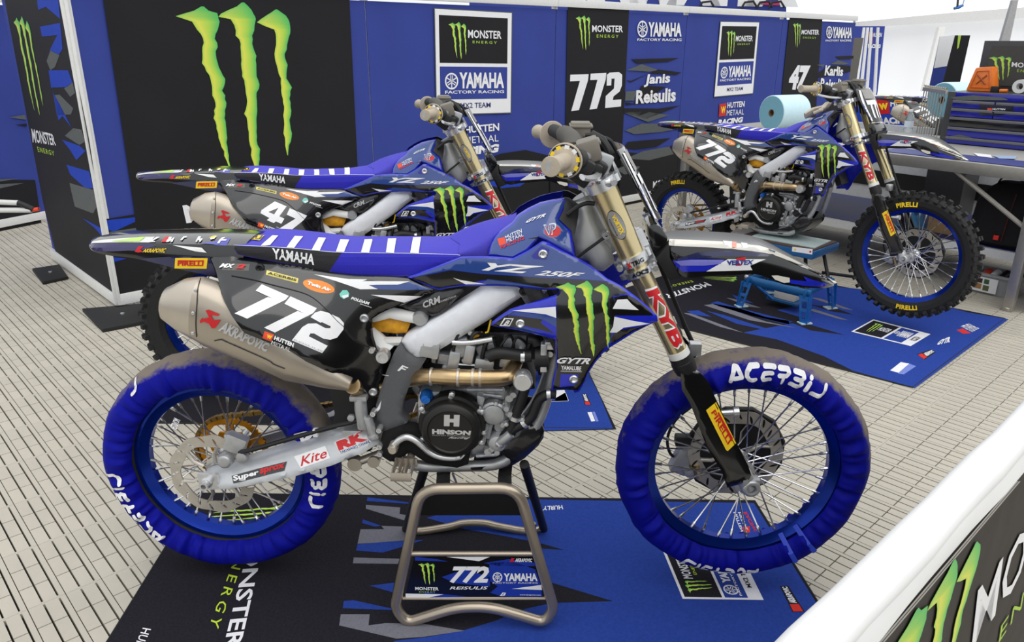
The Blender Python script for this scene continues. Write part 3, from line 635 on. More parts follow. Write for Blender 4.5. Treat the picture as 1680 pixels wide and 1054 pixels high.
# hoses
for nm, pts, r in (('coolant_hose', zK([(1060,250),(1030,350),(1000,430),(975,500),(950,580),(890,660),(850,710)]), .0135), ('coolant_hose', zK([(1330,300),(1270,300),(1190,340),(1150,420),(1120,490),(1060,545),(960,600),(900,650)]), .0135),
                   ('coolant_hose', zE([(400,960),(470,930),(560,920),(680,935),(800,950),(870,950)]), .016), ('breather_hose', zE([(830,770),(900,780),(930,830)]), .012)):
    MB().tube(sm([P(q, -.125) for q in pts], 4), r, 12).build(nm, MBLACK, bike)
for q, ang in ((zK([(975,505)])[0], .3), (zK([(1055,548)])[0], .9), (zK([(1265,300)])[0], 1.5), (zE([(775,955)])[0], 1.57), (zK([(845,720)])[0], .9), (zK([(885,685)])[0], .9)):
    MB().lathe([(-.005, .0155), (.005, .0155)], P(q, -.127), (sin(ang), 0, cos(ang)), 16).build('hose_clamp', POL, bike)
# radiators behind the shrouds
for s in (1, -1):
    b = MB(); c3 = P((925, 555), -.12); Rm = Matrix.Rotation(-.45, 3, 'Y')
    b.box((c3.x-.03, s*.105, c3.z+.03), (.035, .10, .27), Rm); b.build('radiator', DENG, bike, bevel=.004)
b = MB(); b.box(P((892, 585), -.13), (.016, .03, .075)); b.box(P((904, 566), -.13), (.03, .02, .02)); b.build('radiator_bracket', POL, bike, bevel=.002)
b = MB(); b.tube([P((878, 587), -.12), P((900, 587), -.12)], .03, 18); b.build('throttle_boot', MBLACK, bike)
# throttle body, injector clutter
b = MB()
for q, y, sz in (((705, 560), -.07, (.06, .06, .035)), ((760, 566), -.085, (.04, .05, .05)), ((725, 585), -.08, (.05, .04, .03)), ((800, 575), -.07, (.05, .04, .05)), ((845, 560), -.07, (.06, .05, .035))):
    b.box(P(q, y), sz, Matrix.Rotation(random.uniform(-.4, .4), 3, 'Y'))
b.build('throttle_body', ENGM, bike, bevel=.006)
MB().tube(sm([P(q, -.115) for q in [(742,562),(757,563),(775,562),(808,557)]], 3), .0075, 10).build('fuel_rail', POL, bike)
MB().tube(sm([P(q, -.11) for q in zK([(400,80),(450,40),(520,45),(640,50),(720,50),(790,95)])], 4), .003, 6).build('exhaust_spring', POL, bike)
for k in range(7):
    x0 = 716+k*24; MB().tube(sm([P((x0, 598+random.uniform(-6, 4)), -.1), P((x0+10, 560+random.uniform(-10, 10)), -.115), P((x0+26, 552+random.uniform(-8, 14)), -.1), P((x0+34, 580), -.09)], 4), random.uniform(.003, .006), 6).build('wiring_loom', MBLACK, bike)
for q in ((762,590),(745,583),(772,545),(856,575),(840,598),(730,604)): MB().lathe([(.02, .009), (0, .009), (-.01, .006)], P(q, -.1), (0, 1, 0), 8).build('bolt', POL, bike)
b = MB(); b.prism([P(q, -.1) for q in zE([(190,760),(250,700),(340,695),(300,740),(230,768)])], (0, .006, 0)); b.build('key_tag', ORANGE, bike); MB().tube([P(q, -.1) for q in zE([(370,700),(400,690),(430,560)])], .0025, 6).build('tag_cord', YEL, bike)
# frame cradle, skid plate, foot peg, brake pedal, linkage
for s in (1, -1):
    MB().tube([Vector((p.x, p.y*s, p.z)) for p in sm([P((640, 745), -.085), P((685, 764), -.085), P((760, 765), -.085), P((828, 757), -.085), P((878, 700), -.075), P((905, 620), -.06), P((930, 480), -.04)], 4)], .0155, 12).build('frame_cradle', SILVER, bike)
skid = panel('skid_plate', zK([(835,775),(930,680),(1010,590),(1080,570),(1150,560),(1210,570),(1228,620),(1220,680),(1180,740),(1050,860),(960,915),(890,945),(820,950),(600,958),(590,945),(890,905),(915,860),(890,840)]), [(830,740,-.11),(885,700,-.085),(830,768,-.095),(870,740,-.1)], CARBON, bike, t=.006, edge=.006, step=8)
b = MB(); b.prism([P(q, -.09) for q in [(775,770),(830,767),(860,753),(884,731),(892,712)]]+[P(q, -.09)+Vector((0, 0, .006)) for q in [(892,712),(884,731),(860,753),(830,767),(775,770)]], (0, .18, 0)); b.build('skid_plate_floor', CARBON, bike)
foam = panel('foam_guard', [(627,712),(640,706),(660,699),(680,702),(692,708),(703,722),(720,738),(745,742),(765,738),(771,748),(768,762),(750,768),(720,764),(700,760),(672,742),(655,755),(640,758),(628,750),(622,730)], [(640,720,-.128),(760,750,-.135),(690,725,-.13),(650,750,-.13)], FOAM, bike, t=.03, edge=.014, ew=10, step=6, mirror=False)
MB().tube(sm([P(q, -.15) for q in zI([(880,840),(905,810),(940,775),(985,757),(1035,772),(1085,810),(1130,850),(1180,877),(1230,890),(1290,893),(1340,885)])], 4), [.009]*41, 12).build('brake_pedal', POL, bike)
MB().lathe([(.03, .013), (0, .013), (-.006, .01)], P(zI([(895,840)])[0], -.16), (0, 1, 0), 18).build('pedal_pivot', TITAN, bike)
b = MB(); b.tube(sm([P(q, -.155) for q in zI([(1305,850),(1310,885),(1340,895),(1365,870)])], 3), .0035, 6); b.build('pedal_wire', POL, bike)
for s in (-1, 1):   # foot pegs
    b = MB(); pc = P((662, 768), -.165); pc = Vector((pc.x, s*.165, pc.z))
    for k in range(4): b.box(pc+Vector((-.024+k*.016, 0, .002*(k % 2))), (.004, .07, .024))
    b.box(pc+Vector((0, -.04*-s*-1 if False else s*.04, -.004)), (.055, .005, .024)); b.box(pc+Vector((0, -s*.038, -.006)), (.06, .006, .026)); b.box(pc+Vector((0, 0, -.012)), (.01, .075, .008)); b.tube([pc+Vector((.01, -s*.05, 0)), Vector((pc.x+.01, s*.07, pc.z+.01))], .011, 8)
    b.build('foot_peg', TITAN, bike, bevel=.002)
b = MB(); b.tube([P((583, 760), -.06), P((625, 744), -.05)], .012, 10); b.lathe([(-.012, .02), (.012, .02)], P((583, 760), -.06), (0, 1, 0), 18); b.lathe([(-.012, .017), (.012, .017)], P((614, 756), -.06), (0, 1, 0), 18); b.tube([P((583, 758), -.05), P((560, 735), 0)], .012, 8); b.build('shock_linkage', TITAN, bike)
b = MB(); b.tube([P((591, 652), -.12), P((592, 672), -.12), P((596, 703), -.12)], [.016, .017, .015], 12); b.box(P((589, 652), -.12), (.045, .03, .014)); b.tube([P((603, 684), -.125), P((613, 716), -.125)], [.012, .012], 12); b.tube([P((612, 712), -.125), P((614, 719), -.125)], .016, 10); b.lathe([(0, .01), (-.012, .01)], P((577, 684), -.12), (0, 1, 0), 10); b.build('rear_master_cylinder', SILVER, bike, bevel=.003)
for q in ((612, 679), (622, 706), (623, 745), (610, 575), (623, 733)): MB().lathe([(.02, .008), (0, .008), (-.006, .007), (-.006, .004), (-.002, .003)], P(q, -.13), (0, 1, 0), 12).build('bolt', POL, bike)
# airbox region: amber filter, white subframe, carbon tank
b = MB(); b.tube([P((595, 533), -.03), P((625, 527), -.05), P((655, 528), -.06), P((672, 535), -.06)], [.02, .03, .032, .02], 14); b.build('air_filter', ORANGE, bike)
b = MB(); b.tube([P((612, 520), -.085), P((640, 513), -.09), P((668, 519), -.09), P((690, 523), -.095)], [(.016, .012)]*4, 10); b.build('subframe_tube', ALUW, bike); MB().lathe([(.02, .02), (0, .02), (-.01, .016)], P((689, 523), -.10), (0, 1, 0), 16).build('subframe_mount', SILVER, bike)
b = MB(); b.tube([P((606, 545), -.08), P((625, 562), -.085), P((640, 575), -.09)], [(.02, .012)]*3, 8); b.tube([P((630, 560), -.08), P((660, 560), -.085)], [.012, .012], 8); b.build('subframe_strut', ALUW, bike)
MB().lathe([(.02, .018), (0, .018), (-.006, .016), (-.006, .009), (-.002, .007)], P((627.5, 586), -.125), (0, 1, 0), 20).build('subframe_bolt', POL, bike)
ctank = panel('carbon_tank', zF([(640,415),(860,315),(1060,240),(1318,225),(1318,260),(1160,420),(1060,500),(980,520),(870,480),(740,455)]), [(660,502,-.095),(720,480,-.11),(755,480,-.12),(710,515,-.11)], CARBON, bike, t=.03, edge=.008, ew=7, step=8)
b = MB(); b.prism([P(q, -.06) for q in [(640,470),(800,430),(870,470),(860,520),(720,560),(660,555)]], (0, .12, 0)); b.build('fuel_tank', MBLACK, bike, bevel=.02)
b = MB(); b.prism([P(q, -.07) for q in [(420,440),(640,460),(650,520),(610,640),(560,600),(440,520)]], (0, .14, 0)); b.build('airbox', MBLACK, bike, bevel=.02)
b = MB(); b.prism([P(q, -.05) for q in [(530,600),(620,640),(618,665),(560,700),(540,712),(548,680)]], (0, .1, 0)); b.build('mud_flap', MBLACK, bike, bevel=.008)
b = MB(); b.tube([P((640, 560), 0), P((610, 650), 0), P((600, 735), 0)], [.028, .028, .02], 14); b.build('rear_shock', DENG, bike)
b = MB(); b.prism([P(q, -.12) for q in zE([(725,220),(900,225),(1040,245),(1000,290),(860,385),(800,385),(745,290)])], (0, .012, 0)); b.build('engine_hanger', POL, bike, bevel=.002)
MB().lathe([(.01, .011), (0, .011), (-.008, .009), (-.008, .004), (-.003, .003)], P(zE([(782,255)])[0], -.125), (0, 1, 0), 16).build('hanger_bolt', DENG, bike)
b = MB(); b.prism([P(q, -.11) for q in zE([(930,880),(990,820),(1030,820),(1010,1054),(960,1054)])], (0, .02, 0)); b.build('radiator_strap', POL, bike, bevel=.002)
for q in zE([(1070,920),(975,985)]): MB().lathe([(.02, .01), (0, .01), (-.01, .008)], P(zF([q])[0] if False else q, -.11), (0, 1, 0), 10).build('bolt', POL, bike)

# ---------------------------------------------------------------- front end
for s in (1, -1):
    def Q(p, y=-.105): v = aty(p, -.105); return Vector((v.x, v.y*s, v.z))
    top, c1, bot = Q((985, 296)), Q((1040, 428)), Q((1118, 590)); ax = (bot-top).normalized()
    MB().tube([top, Q((994, 316)), c1], [.0305, .0305, .0305], 28).build('fork_tube_upper', GOLD, bike)
    MB().tube([c1, bot], [.0265, .0255], 28).build('fork_tube_lower', GOLD, bike)
    if s == 1: fork1, fork2 = [o for o in bike.children if o.name.startswith('fork_tube')][-2:]
    MB().tube([bot-ax*.012, bot+ax*.004, bot+ax*.005, bot+ax*.02, bot+ax*.035], [.0285, .0285, .03, .03, .027], 24).build('fork_seal', MBLACK, bike)
    MB().tube([bot-ax*.03, bot-ax*.008], [.0275, .0275], 24).build('fork_ring', ALUW, bike)
    e = Q((1222, 790)); MB().tube([bot+ax*.02, e-ax*.0], [.023, .022], 16).build('fork_slider', MBLACK, bike)
    gp = panel('fork_guard', zM([(205,0),(280,130),(420,500),(545,700),(598,848),(772,795),(805,740),(775,650),(672,450),(505,100),(440,-60),(360,-150),(190,-180)]) if s == 1 else [], [(1130,620,-.132),(1210,780,-.132),(1150,720,-.134)], BLACK, bike, t=.012, edge=.003, ew=4, step=6) if s == 1 else None
    if s == 1: guard = gp
    b = MB(); b.tube([e-ax*.03, e+ax*.022], [.026, .024], 16); a0 = Vector((FAX.x, -s*.078*-1 if False else e.y*.82, FAX.z)); b.lathe([(-.02, .024), (.022, .024), (.026, .019), (.026, .0125), (.010, .012)], Vector((FAX.x, e.y, FAX.z)), (0, -s, 0) if s == -1 else (0, -1, 0), 24); b.box((Vector((FAX.x, e.y, FAX.z))+e)/2, (.06, .03, .035)); b.build('fork_foot', SILVER, bike, bevel=.002)
MB().lathe([(0, .0125), (.24, .0125)], FAX-Vector((0, .12, 0)), (0, 1, 0), 14).build('front_axle', POL, bike)
axf = (aty((1118, 590), -.105)-aty((985, 296), -.105)).normalized()
Rf = Matrix((axf.cross(Vector((0, 1, 0))).normalized(), Vector((0, 1, 0)), axf)).transposed()
def clamp(name, pc, r, h, m, parent):
    b = MB(); c = aty(pc, -.105)
    for s in (1, -1):
        q = Vector((c.x, c.y*s, c.z)); b.tube([q-axf*h, q+axf*h], r, 28)
        for k in (-1, 1): b.tube([q+Rf@Vector((-.036*k, -s*.0, 0))-axf*h*.7, q+Rf@Vector((-.036*k, 0, 0))+axf*h*.7], .011, 10)
    b.box(Vector((c.x, 0, c.z))+Rf@Vector((.02, 0, 0)), (.06, .17, h*1.6), Rf); return b.build(name, m, parent, bevel=0)
cl1 = clamp('top_triple_clamp', (986, 302), .037, .013, POL, bike); cl2 = clamp('lower_triple_clamp', (1038, 424), .037, .012, POL, bike); cl3 = clamp('clamp_ring', (1047, 444), .035, .008, POL, bike)
for pc, y in (((1075, 440), -.142), ((1017, 441), -.14), ((958, 310), -.14), ((1007, 300), -.142)): MB().lathe([(.01, .008), (0, .008), (-.006, .007), (-.006, .003)], aty(pc, y), (0, 1, 0), 12).build('bolt', POL, bike)
# head tube and cast frame front
b = MB(); b.tube([Vector((aty((985, 300), -.105).x-.035, 0, aty((985, 300), 0).z-.03)), Vector((aty((1040, 428), -.105).x-.045, 0, aty((1040, 428), -.105).z))], .03, 16); b.build('head_tube', SILVER, bike)
hl = panel('frame_head', zA([(985,70),(1060,50),(1110,90),(1160,260),(1190,330),(1260,420),(1290,530),(1200,600),(1120,590),(1080,520),(985,480),(960,330),(985,200)]), [(950,340,-.06),(985,400,-.075),(1000,440,-.07),(950,410,-.075)], mat('raw_frame_alloy', (196, 197, 194), .45, .25, var=.08, vscale=20), bike, t=.03, edge=.016, ew=14, step=9)
MB().tube(sm([aty(q, -.1) for q in zA([(915,155),(960,120),(1010,85),(1070,65),(1130,70)])], 3), .0055, 8).build('clutch_cable', MBLACK, bike)
MB().tube(sm([aty(q, -.095) for q in zA([(985,500),(1060,440),(1130,390),(1200,340),(1250,320)])], 3), .004, 8).build('throttle_cable', MBLACK, bike)
MB().lathe([(.02, .01), (0, .01), (-.006, .009), (-.006, .004), (-.002, .003)], aty((994.5, 386), -.095), (0, 1, 0), 14).build('bolt', POL, bike)
# handlebar
g0, g1 = aty((903, 274), -.40), aty((927, 264), -.285); h0, h1 = aty((882, 216), .40), aty((906, 221), .285)
bar = [g0, g1, aty((962, 258), -.16), aty((972, 248), -.05), aty((968, 240), .05), aty((940, 226), .16), h1, h0]
MB().tube(sm([tuple(p) for p in bar], 5), .011, 14).build('handlebar', SILVER, bike)
for e0, e1 in ((g0, g1), (h0, h1)):
    d = (e1-e0); L_ = d.length; prof = [(0, .004), (0, .010), (.001, .0195), (.006, .0205), (.02, .0175)]
    for k in range(8): prof += [(.03+k*.01, .0168), (.035+k*.01, .0175)]
    prof += [(L_-.012, .018), (L_-.004, .036), (L_, .0375), (L_+.003, .036), (L_+.004, .012)]
    gr = MB().lathe(prof, e0, d, 28).build('grip', GRIP, bike)
    don = MB().lathe([(L_-.007, .0345), (L_-.0055, .0195)], e0, d, 28, cap=False).build('grip_donut', MBLACK, bike)
    for k in range(10):
        a = 2*pi*k/10; u = d.normalized().orthogonal().normalized(); v = d.normalized().cross(u); q = e0+d.normalized()*(L_-.008)+(u*cos(a)+v*sin(a))*.027
        Rm = Matrix((u*cos(a)+v*sin(a), (v*cos(a)-u*sin(a)), d.normalized())).transposed(); MB().box(q, (.012, .010, .001), Rm).build('donut_print', YEL if k % 3 else WHITE, bike)
# controls, bar pad, master cylinder, cables
b = MB(); b.tube([aty((938, 259), -.26), aty((950, 262), -.2)], [.026, .024], 14); b.box(aty((950, 272), -.2), (.06, .05, .045), Matrix.Rotation(.5, 3, 'Y')); b.build('throttle_housing', MBLACK, bike, bevel=.008)
b = MB(); b.box(aty((966, 246), -.12), (.05, .08, .05), Matrix.Rotation(-.3, 3, 'Y')); b.box(aty((962, 237), -.12), (.065, .07, .012), Matrix.Rotation(-.3, 3, 'Y')); b.build('front_master_cylinder', mat('warm_grey_plastic', (128, 122, 112), .5, .3), bike, bevel=.006)
pad = MB().tube(sm([tuple(aty(q, y)) for q, y in (((944, 250), -.1), ((941, 235), -.04), ((935, 226), .03), ((928, 222), .09))], 4), [(.023, .027)]*13, 14).build('bar_pad', mat('bar_pad_grey', (84, 81, 76), .75), bike)
b = MB(); b.box(aty((952, 213), .12), (.05, .06, .04)); b.box(aty((953, 206), .12), (.06, .07, .008)); b.tube([aty((930, 214), .2), aty((915, 215), .3)], .01, 8); b.build('clutch_perch', mat('warm_grey_plastic', (128, 122, 112), .5, .3), bike, bevel=.004)
b = MB(); b.tube([aty((908, 214), .26), aty((925, 222), .2)], [.018, .02], 12); b.lathe([(-.006, .012), (.006, .012)], aty((911, 215), .24), (.6, -.5, .2), 12); b.build('kill_switch', MBLACK, bike)
for k, pts in enumerate(([(960,222),(975,222),(988,232),(998,250),(1003,280)], [(956,226),(972,228),(990,240),(1000,262)], [(955,262),(975,268),(990,272),(1005,285),(1012,310)], [(962,236),(985,226),(1002,232),(1012,252),(1014,262)], [(945,285),(955,296),(972,300)], [(990,252),(1008,252),(1020,258)])):
    MB().tube(sm([tuple(aty(q, -.06+.02*k)) for q in pts], 4), .005, 8).build('control_cable', MBLACK, bike)
b = MB(); b.tube(sm([tuple(aty(q, -.13)) for q in zO([(800,700),(830,790),(870,830),(930,850)])], 3), [.007]*10, 8); b.tube([aty(zO([(930,840)])[0], -.13), aty(zO([(985,835)])[0], -.13)], .013, 12); b.tube([aty(zO([(640,830)])[0], -.13), aty(zO([(650,920)])[0], -.13)], .006, 8); b.build('hot_start_lever', POL, bike)
b = MB(); b.tube([aty((966, 284), -.15), aty((985, 278), -.14)], [.016, .018], 12); b.box(aty((975, 270), -.13), (.06, .05, .03), Matrix.Rotation(.5, 3, 'Y')); b.build('switch_block', MBLACK, bike, bevel=.008)
b = MB(); b.tube(sm([tuple(aty(q, y)) for q, y in (((985, 282), -.14), ((978, 290), -.2), ((965, 293), -.28), ((955, 291), -.34))], 4), [(.005, .008)]*13, 8); b.build('brake_lever', POL, bike)
b = MB(); b.tube(sm([tuple(aty(q, y)) for q, y in (((940, 214), .16), ((930, 222), .24), ((922, 229), .32))], 4), [(.005, .008)]*9, 8); b.build('clutch_lever', POL, bike)
MB().tube([aty((968, 222), -.02), aty((985, 232), -.02), aty((1002, 255), -.02)], [.014, .016, .012], 10).build('brake_line_boot', MBLACK, bike)
for k in range(4): MB().tube(sm([tuple(aty(q, -.08+.03*k)) for q in ((950+4*k, 262-5*k), (972+3*k, 256-6*k), (996, 262+4*k), (1008, 292+5*k), (1010+3*k, 330))], 4), .0045, 7).build('control_cable', MBLACK, bike)
b = MB(); b.box(aty((950, 290), -.19), (.05, .04, .03), Matrix.Rotation(.6, 3, 'Y')); b.box(aty((968, 276), -.15), (.05, .05, .035), Matrix.Rotation(.4, 3, 'Y')); b.build('throttle_cable_cover', MBLACK, bike, bevel=.008)
for q, y in (((985, 268), -.10), ((973, 262), -.05)): MB().box(aty(q, y), (.05, .03, .05), Matrix.Rotation(.35, 3, 'Y')).build('bar_clamp', SILVER, bike, bevel=.006)
# number plate in front of the bars
ptop, pbot = aty((1021, 246), -.08), aty((1083, 366), -.08)
S = []
for i in range(9):
    t = i/8; c = ptop.lerp(pbot, t); hw = .088+.02*sin(pi*min(1, t*1.2))-.02*t; row = []
    for j in range(11):
        u = -1+2*j/10; y = u*hw; row.append(Vector((c.x+.012-.022*u*u, y, c.z)))
    S.append(row)
bk = [[q-Vector((.004, 0, 0)) for q in r] for r in S]
b = MB(); b.grid(S); b.grid(bk, mi=1)
for A_, B_ in ((S[0], bk[0]), (S[-1], bk[-1]), ([r[0] for r in S], [r[0] for r in bk]), ([r[-1] for r in S], [r[-1] for r in bk])): b.grid([A_, B_], mi=1)
nplate = b.build('front_number_plate', [BLACK, BLACK], bike, smooth=60)
def plate_pt(u, v, off=.0015):   # u -1..1 across, v 0..1 down
    c = ptop.lerp(pbot, v); hw = .088+.02*sin(pi*min(1, v*1.2))-.02*v; return Vector((c.x+.012-.022*u*u+off, u*hw, c.z+.0))
for sg in (-1, 1):
    for m, pl in ((WHITE, [(.70, .05), (.86, .04), (.97, .95), (.86, .97)]), (GLBLUE, [(.86, .45), (.97, .50), (.995, .97), (.95, .98)])):
        V2, F = cdt([resamp([(u*sg, v) for u, v in pl], .1)], .1); conform('plate_graphic', V2, F, lambda p: plate_pt(p[0], p[1]), m, nplate)
V2, F = cdt([resamp([(-.66, .03), (.66, .03), (.62, .30), (-.62, .30)], .1)], .1); conform('plate_graphic', V2, F, lambda p: plate_pt(p[0], p[1]), mat('plate_grey', (150, 148, 144), .4), nplate)
V2, F = text2d('772', .05, 0); V2, F = split(V2, F, .12); conform('plate_number', [(-.62+1.24*u, .9-.56*v) for u, v in V2], F, lambda p: plate_pt(p[0], p[1], .0022), WHITE, nplate)
b = MB(); b.prism([aty(q, -.07) for q in zP([(440,270),(500,250),(545,270),(610,370),(610,420),(560,460),(480,460),(450,360)])], (0, .14, 0)); b.build('plate_bracket', BLACK, bike, bevel=.006)
b = MB(); b.prism([aty(q, -.08) for q in [(1075,425),(1098,398),(1100,424),(1121,455),(1098,462),(1085,440)]], (0, .16, 0)); b.build('fender_mount', MBLACK, bike, bevel=.006)
# front fender
fs = [((1097,404),(1100,424),.07),((1122,405.5),(1121,454),.085),((1160,407),(1160,453),.09),((1201,410),(1200,451.5),.092),((1240,414),(1238,450),.095),((1267,419),(1262,457),.095),((1290,427),(1284,466.5),.09),((1311,437),(1306,470),.082),((1340,451),(1330,472.5),.066),((1357,461),(1352,473),.045),((1368,467),(1367,469.5),.02)]
cf = [((1097,393),.03),((1124,394),.03),((1160,395),.03),((1201,398),.03),((1240,403),.03),((1266,409),.03),((1290,420),.03),((1312,431),.03),((1341,446.5),.02),((1358,457),.01),((1371,465),.0)]
ff = loft('front_fender', fs, cf, BLACK, bike)
# front caliper, hose, guide, launch button
b = MB(); b.box(P((1123, 745), .09), (.05, .045, .12), Matrix.Rotation(.35, 3, 'Y')); b.lathe([(0, .018), (-.02, .016)], P((1122, 728), .075), (0, 1, 0), 14); b.lathe([(0, .018), (-.02, .016)], P((1130, 772), .075), (0, 1, 0), 14); b.box(P((1142, 720), .08), (.05, .012, .03)); b.build('front_caliper', SILVER, bike, bevel=.006)
b = MB(); b.box(P((1120, 722), .06), (.045, .03, .03)); b.build('caliper_cover', MBLACK, bike, bevel=.005)
b = MB(); b.tube([P((1140, 765), .06), P((1146, 782), .06)], .012, 8); b.build('brake_pad', BRASS, bike)
MB().tube(sm([tuple(P(q, .08)) for q in ((1066,395),(1085,440),(1105,490),(1128,545),(1145,580))], 4), .0065, 8).build('front_brake_line', MBLACK, bike)
MB().tube(sm([tuple(P(q, .09)) for q in ((1134,668),(1108,690),(1095,720),(1100,745),(1114,752))], 4), .0045, 8).build('caliper_hose', MBLACK, bike)
b = MB(); b.box(P((1140, 572), -.03), (.03, .03, .035)); b.build('hose_guide', POL, bike, bevel=.003)
b = MB(); b.lathe([(0, .008), (.03, .008), (.032, .013), (.045, .013)], P((1183, 678), -.11), (1, -.1, .15), 14); b.build('holeshot_button', POL, bike)
# ---------------------------------------------------------------- printed graphics on the bodywork
fSh = [onto([shroud], o) for o in (.0010, .0017, .0024, .0031)]
dc = lambda pl, m, L=0, par=None, f=None, step=9., name='graphic', label=None: decal(name, pl, (f or fSh)[L], m, par or shroud, step, label=label)
text('lettering', 'B', zE([(600,560),(648,562),(620,612),(570,610)]), onto([shroud], .0038), WHITE, shroud, .03, .2)
text('model_lettering', 'YZ', [(800,431),(893,437),(874,449.5),(787,443)], fSh[2], WHITE, shroud, .04, .3)
text('model_lettering', '250F', [(886,443.5),(961,448),(948,456),(877,451.5)], fSh[2], WHITE, shroud, .03, .3)
claw('claw_emblem', [(911,461),(1001,461),(1001,584),(911,584)], fSh[3], shroud)
text('sponsor_lettering', 'GYTR', [(916,585.5),(971,587),(966,597),(913,595.5)], fSh[3], WHITE, shroud, .04, .25)
text('sponsor_lettering', 'YAMALUBE', [(921,599),(954,600.5),(953,607.5),(921,606)], fSh[3], WHITE, shroud, .03)
for q in ((941.4,622),(853.8,530.7),(891,417)):
    h = fSh[0](q); MB().lathe([(.004, .011), (-.003, .011), (-.005, .008), (-.003, .004), (-.001, .003)], h, (0, 1, 0), 16).build('shroud_bolt', POL, bike)
# tank cover
fT = [onto([tank], o) for o in (.001, .0017, .0024)]
text('sponsor_lettering', 'GYTR', zA([(615,190),(755,145),(735,175),(580,228)]), fT[1], WHITE, tank, .04, .2)
text('sponsor_lettering', 'VP', zA([(728,240),(828,222),(822,315),(752,322)]), fT[2], WHITE, tank, .05, .1)
text('sponsor_lettering', 'VP', zA([(735,246),(820,232),(815,308),(757,315)]), onto([tank], .003), GLBLUE, tank, .02, .1)
text('sponsor_lettering', 'HUTTEN', zA([(425,325),(555,268),(560,300),(435,345)]), fT[1], WHITE, tank, .01); text('sponsor_lettering', 'METAAL', zA([(435,350),(565,300),(572,325),(440,378)]), fT[1], WHITE, tank, 0); text('sponsor_lettering', 'RACING', zA([(390,400),(575,325),(580,350),(395,428)]), fT[1], RED, tank, .02)
# seat colours
fSe = [onto([seat, seatf], o) for o in (.0014, .0026, .0036)]
low = [(540,447.5),(583,450),(640,451),(683,450),(730,438),(753,424),(755,419),(685,417),(620,416),(580,415.5),(561,415)]
dc(low, SEATD, 0, seat, fSe, 5., name='seat_side')
dc([(382,404),(391,417),(432,425),(488,435),(539,446.5),(560,415.5),(520,411.5),(488,409),(429,405.5)], SEATK, 0, seat, fSe, 5., name='seat_side')
for q in ([(300,185,268),(380,104,270)],): pass
zz = [((268,188),(350,188),(425,100),(372,98)), ((502,202),(572,206),(650,108),(575,104)), ((730,225),(802,232),(858,122),(792,116)), ((952,240),(1025,243),(1070,138),(990,134)), ((1180,246),(1253,248),(1282,142),(1210,140))]
for q in zz: decal('seat_rib', zB(q), fSe[1], WHITE, seat, 5)
for q in (((690,603),(742,605),(762,518),(712,520)), ((853,600),(905,604),(920,514),(865,515)), ((1012,603),(1066,607),(1082,505),(1030,506))): decal('seat_rib', zG(q), fSe[1], WHITE, seat, 5)
text('lettering', 'YAMAHA', zB([(370,208),(762,262),(752,358),(378,300)]), fSe[1], WHITE, seat, .035)
text('lettering', 'GU', zB([(150,92),(290,97),(262,140),(140,128)]), fSe[2], BLACK, seat, .04); decal('seat_tag', zB([(140,92),(300,97),(255,145),(130,128)]), fSe[1], YEL, seat, 6)
st = [(381,402.6),(429,404.6),(488,408.2),(551,414),(620,415.2),(685,416.2),(755,418.6)]
MB().tube([fSe[0](q) for q in sm(st, 8)], .0008, 4).build('seam_stitch', WHITE, seat)
# side panel
fP = [onto([side], o) for o in (.0011, .0018, .0025, .0032)]
sp = lambda pl, m, L=1, step=9., name='graphic': decal(name, pl, fP[L], m, side, step)
for n_ in NUM: sp(n_, WHITE, 1, name='race_number')
text('sponsor_lettering', 'ACERBIS', zB([(335,425),(595,492),(588,512),(328,446)]), fP[2], MBLACK, side, .03)
text('sponsor_lettering', 'Twin Air', zB([(695,508),(912,578),(900,605),(690,540)]), fP[2], WHITE, side, .05, .15)
text('sponsor_lettering', 'FOLDAM', zB([(1095,648),(1258,698),(1248,724),(1085,672)]), fP[1], WHITE, side, .05, .1); text('sponsor_lettering', 'acoustics', zB([(1172,706),(1275,742),(1272,750),(1170,716)]), fP[1], WHITE, side, .02)
text('sponsor_lettering', 'MX', [(363,433),(386,434.5),(384,441),(360,440)], fP[2], WHITE, side, .04, .3); text('sponsor_lettering', '2', [(388,434),(404,435),(402,442),(386,441.5)], fP[2], RED, side, .06, .3)
text('sponsor_lettering', 'W', zD([(100,360),(145,375),(130,410),(90,392)]), fP[2], YEL, side, .06)
text('sponsor_lettering', 'HUTTEN', zD([(165,375),(330,440),(322,475),(155,408)]), fP[1], WHITE, side, .04); text('sponsor_lettering', 'METAAL', zD([(140,415),(305,480),(298,515),(132,447)]), fP[1], WHITE, side, .0)
text('rider_lettering', 'REISULIS', zD([(330,402),(578,506),(572,518),(324,412)]), onto([side], .0032), SILP, side, .02)
for q in zD([(937,222),(1012,858)])+[(427,440.5)]:
    h = fP[0](q); MB().lathe([(.004, .011), (-.003, .011), (-.005, .008), (-.003, .004), (-.001, .003)], h, (0, 1, 0), 16).build('panel_bolt', SILVER if q[0] > 500 else MBLACK, bike)
MB().tube([fP[0](q) for q in sm(zB([(0,460),(200,497),(380,545),(560,590),(690,632),(780,690),(880,785),(960,870)])+zD([(770,310),(840,410),(1040,500)]), 4)], .0012, 5).build('panel_seam', MBLACK, side)
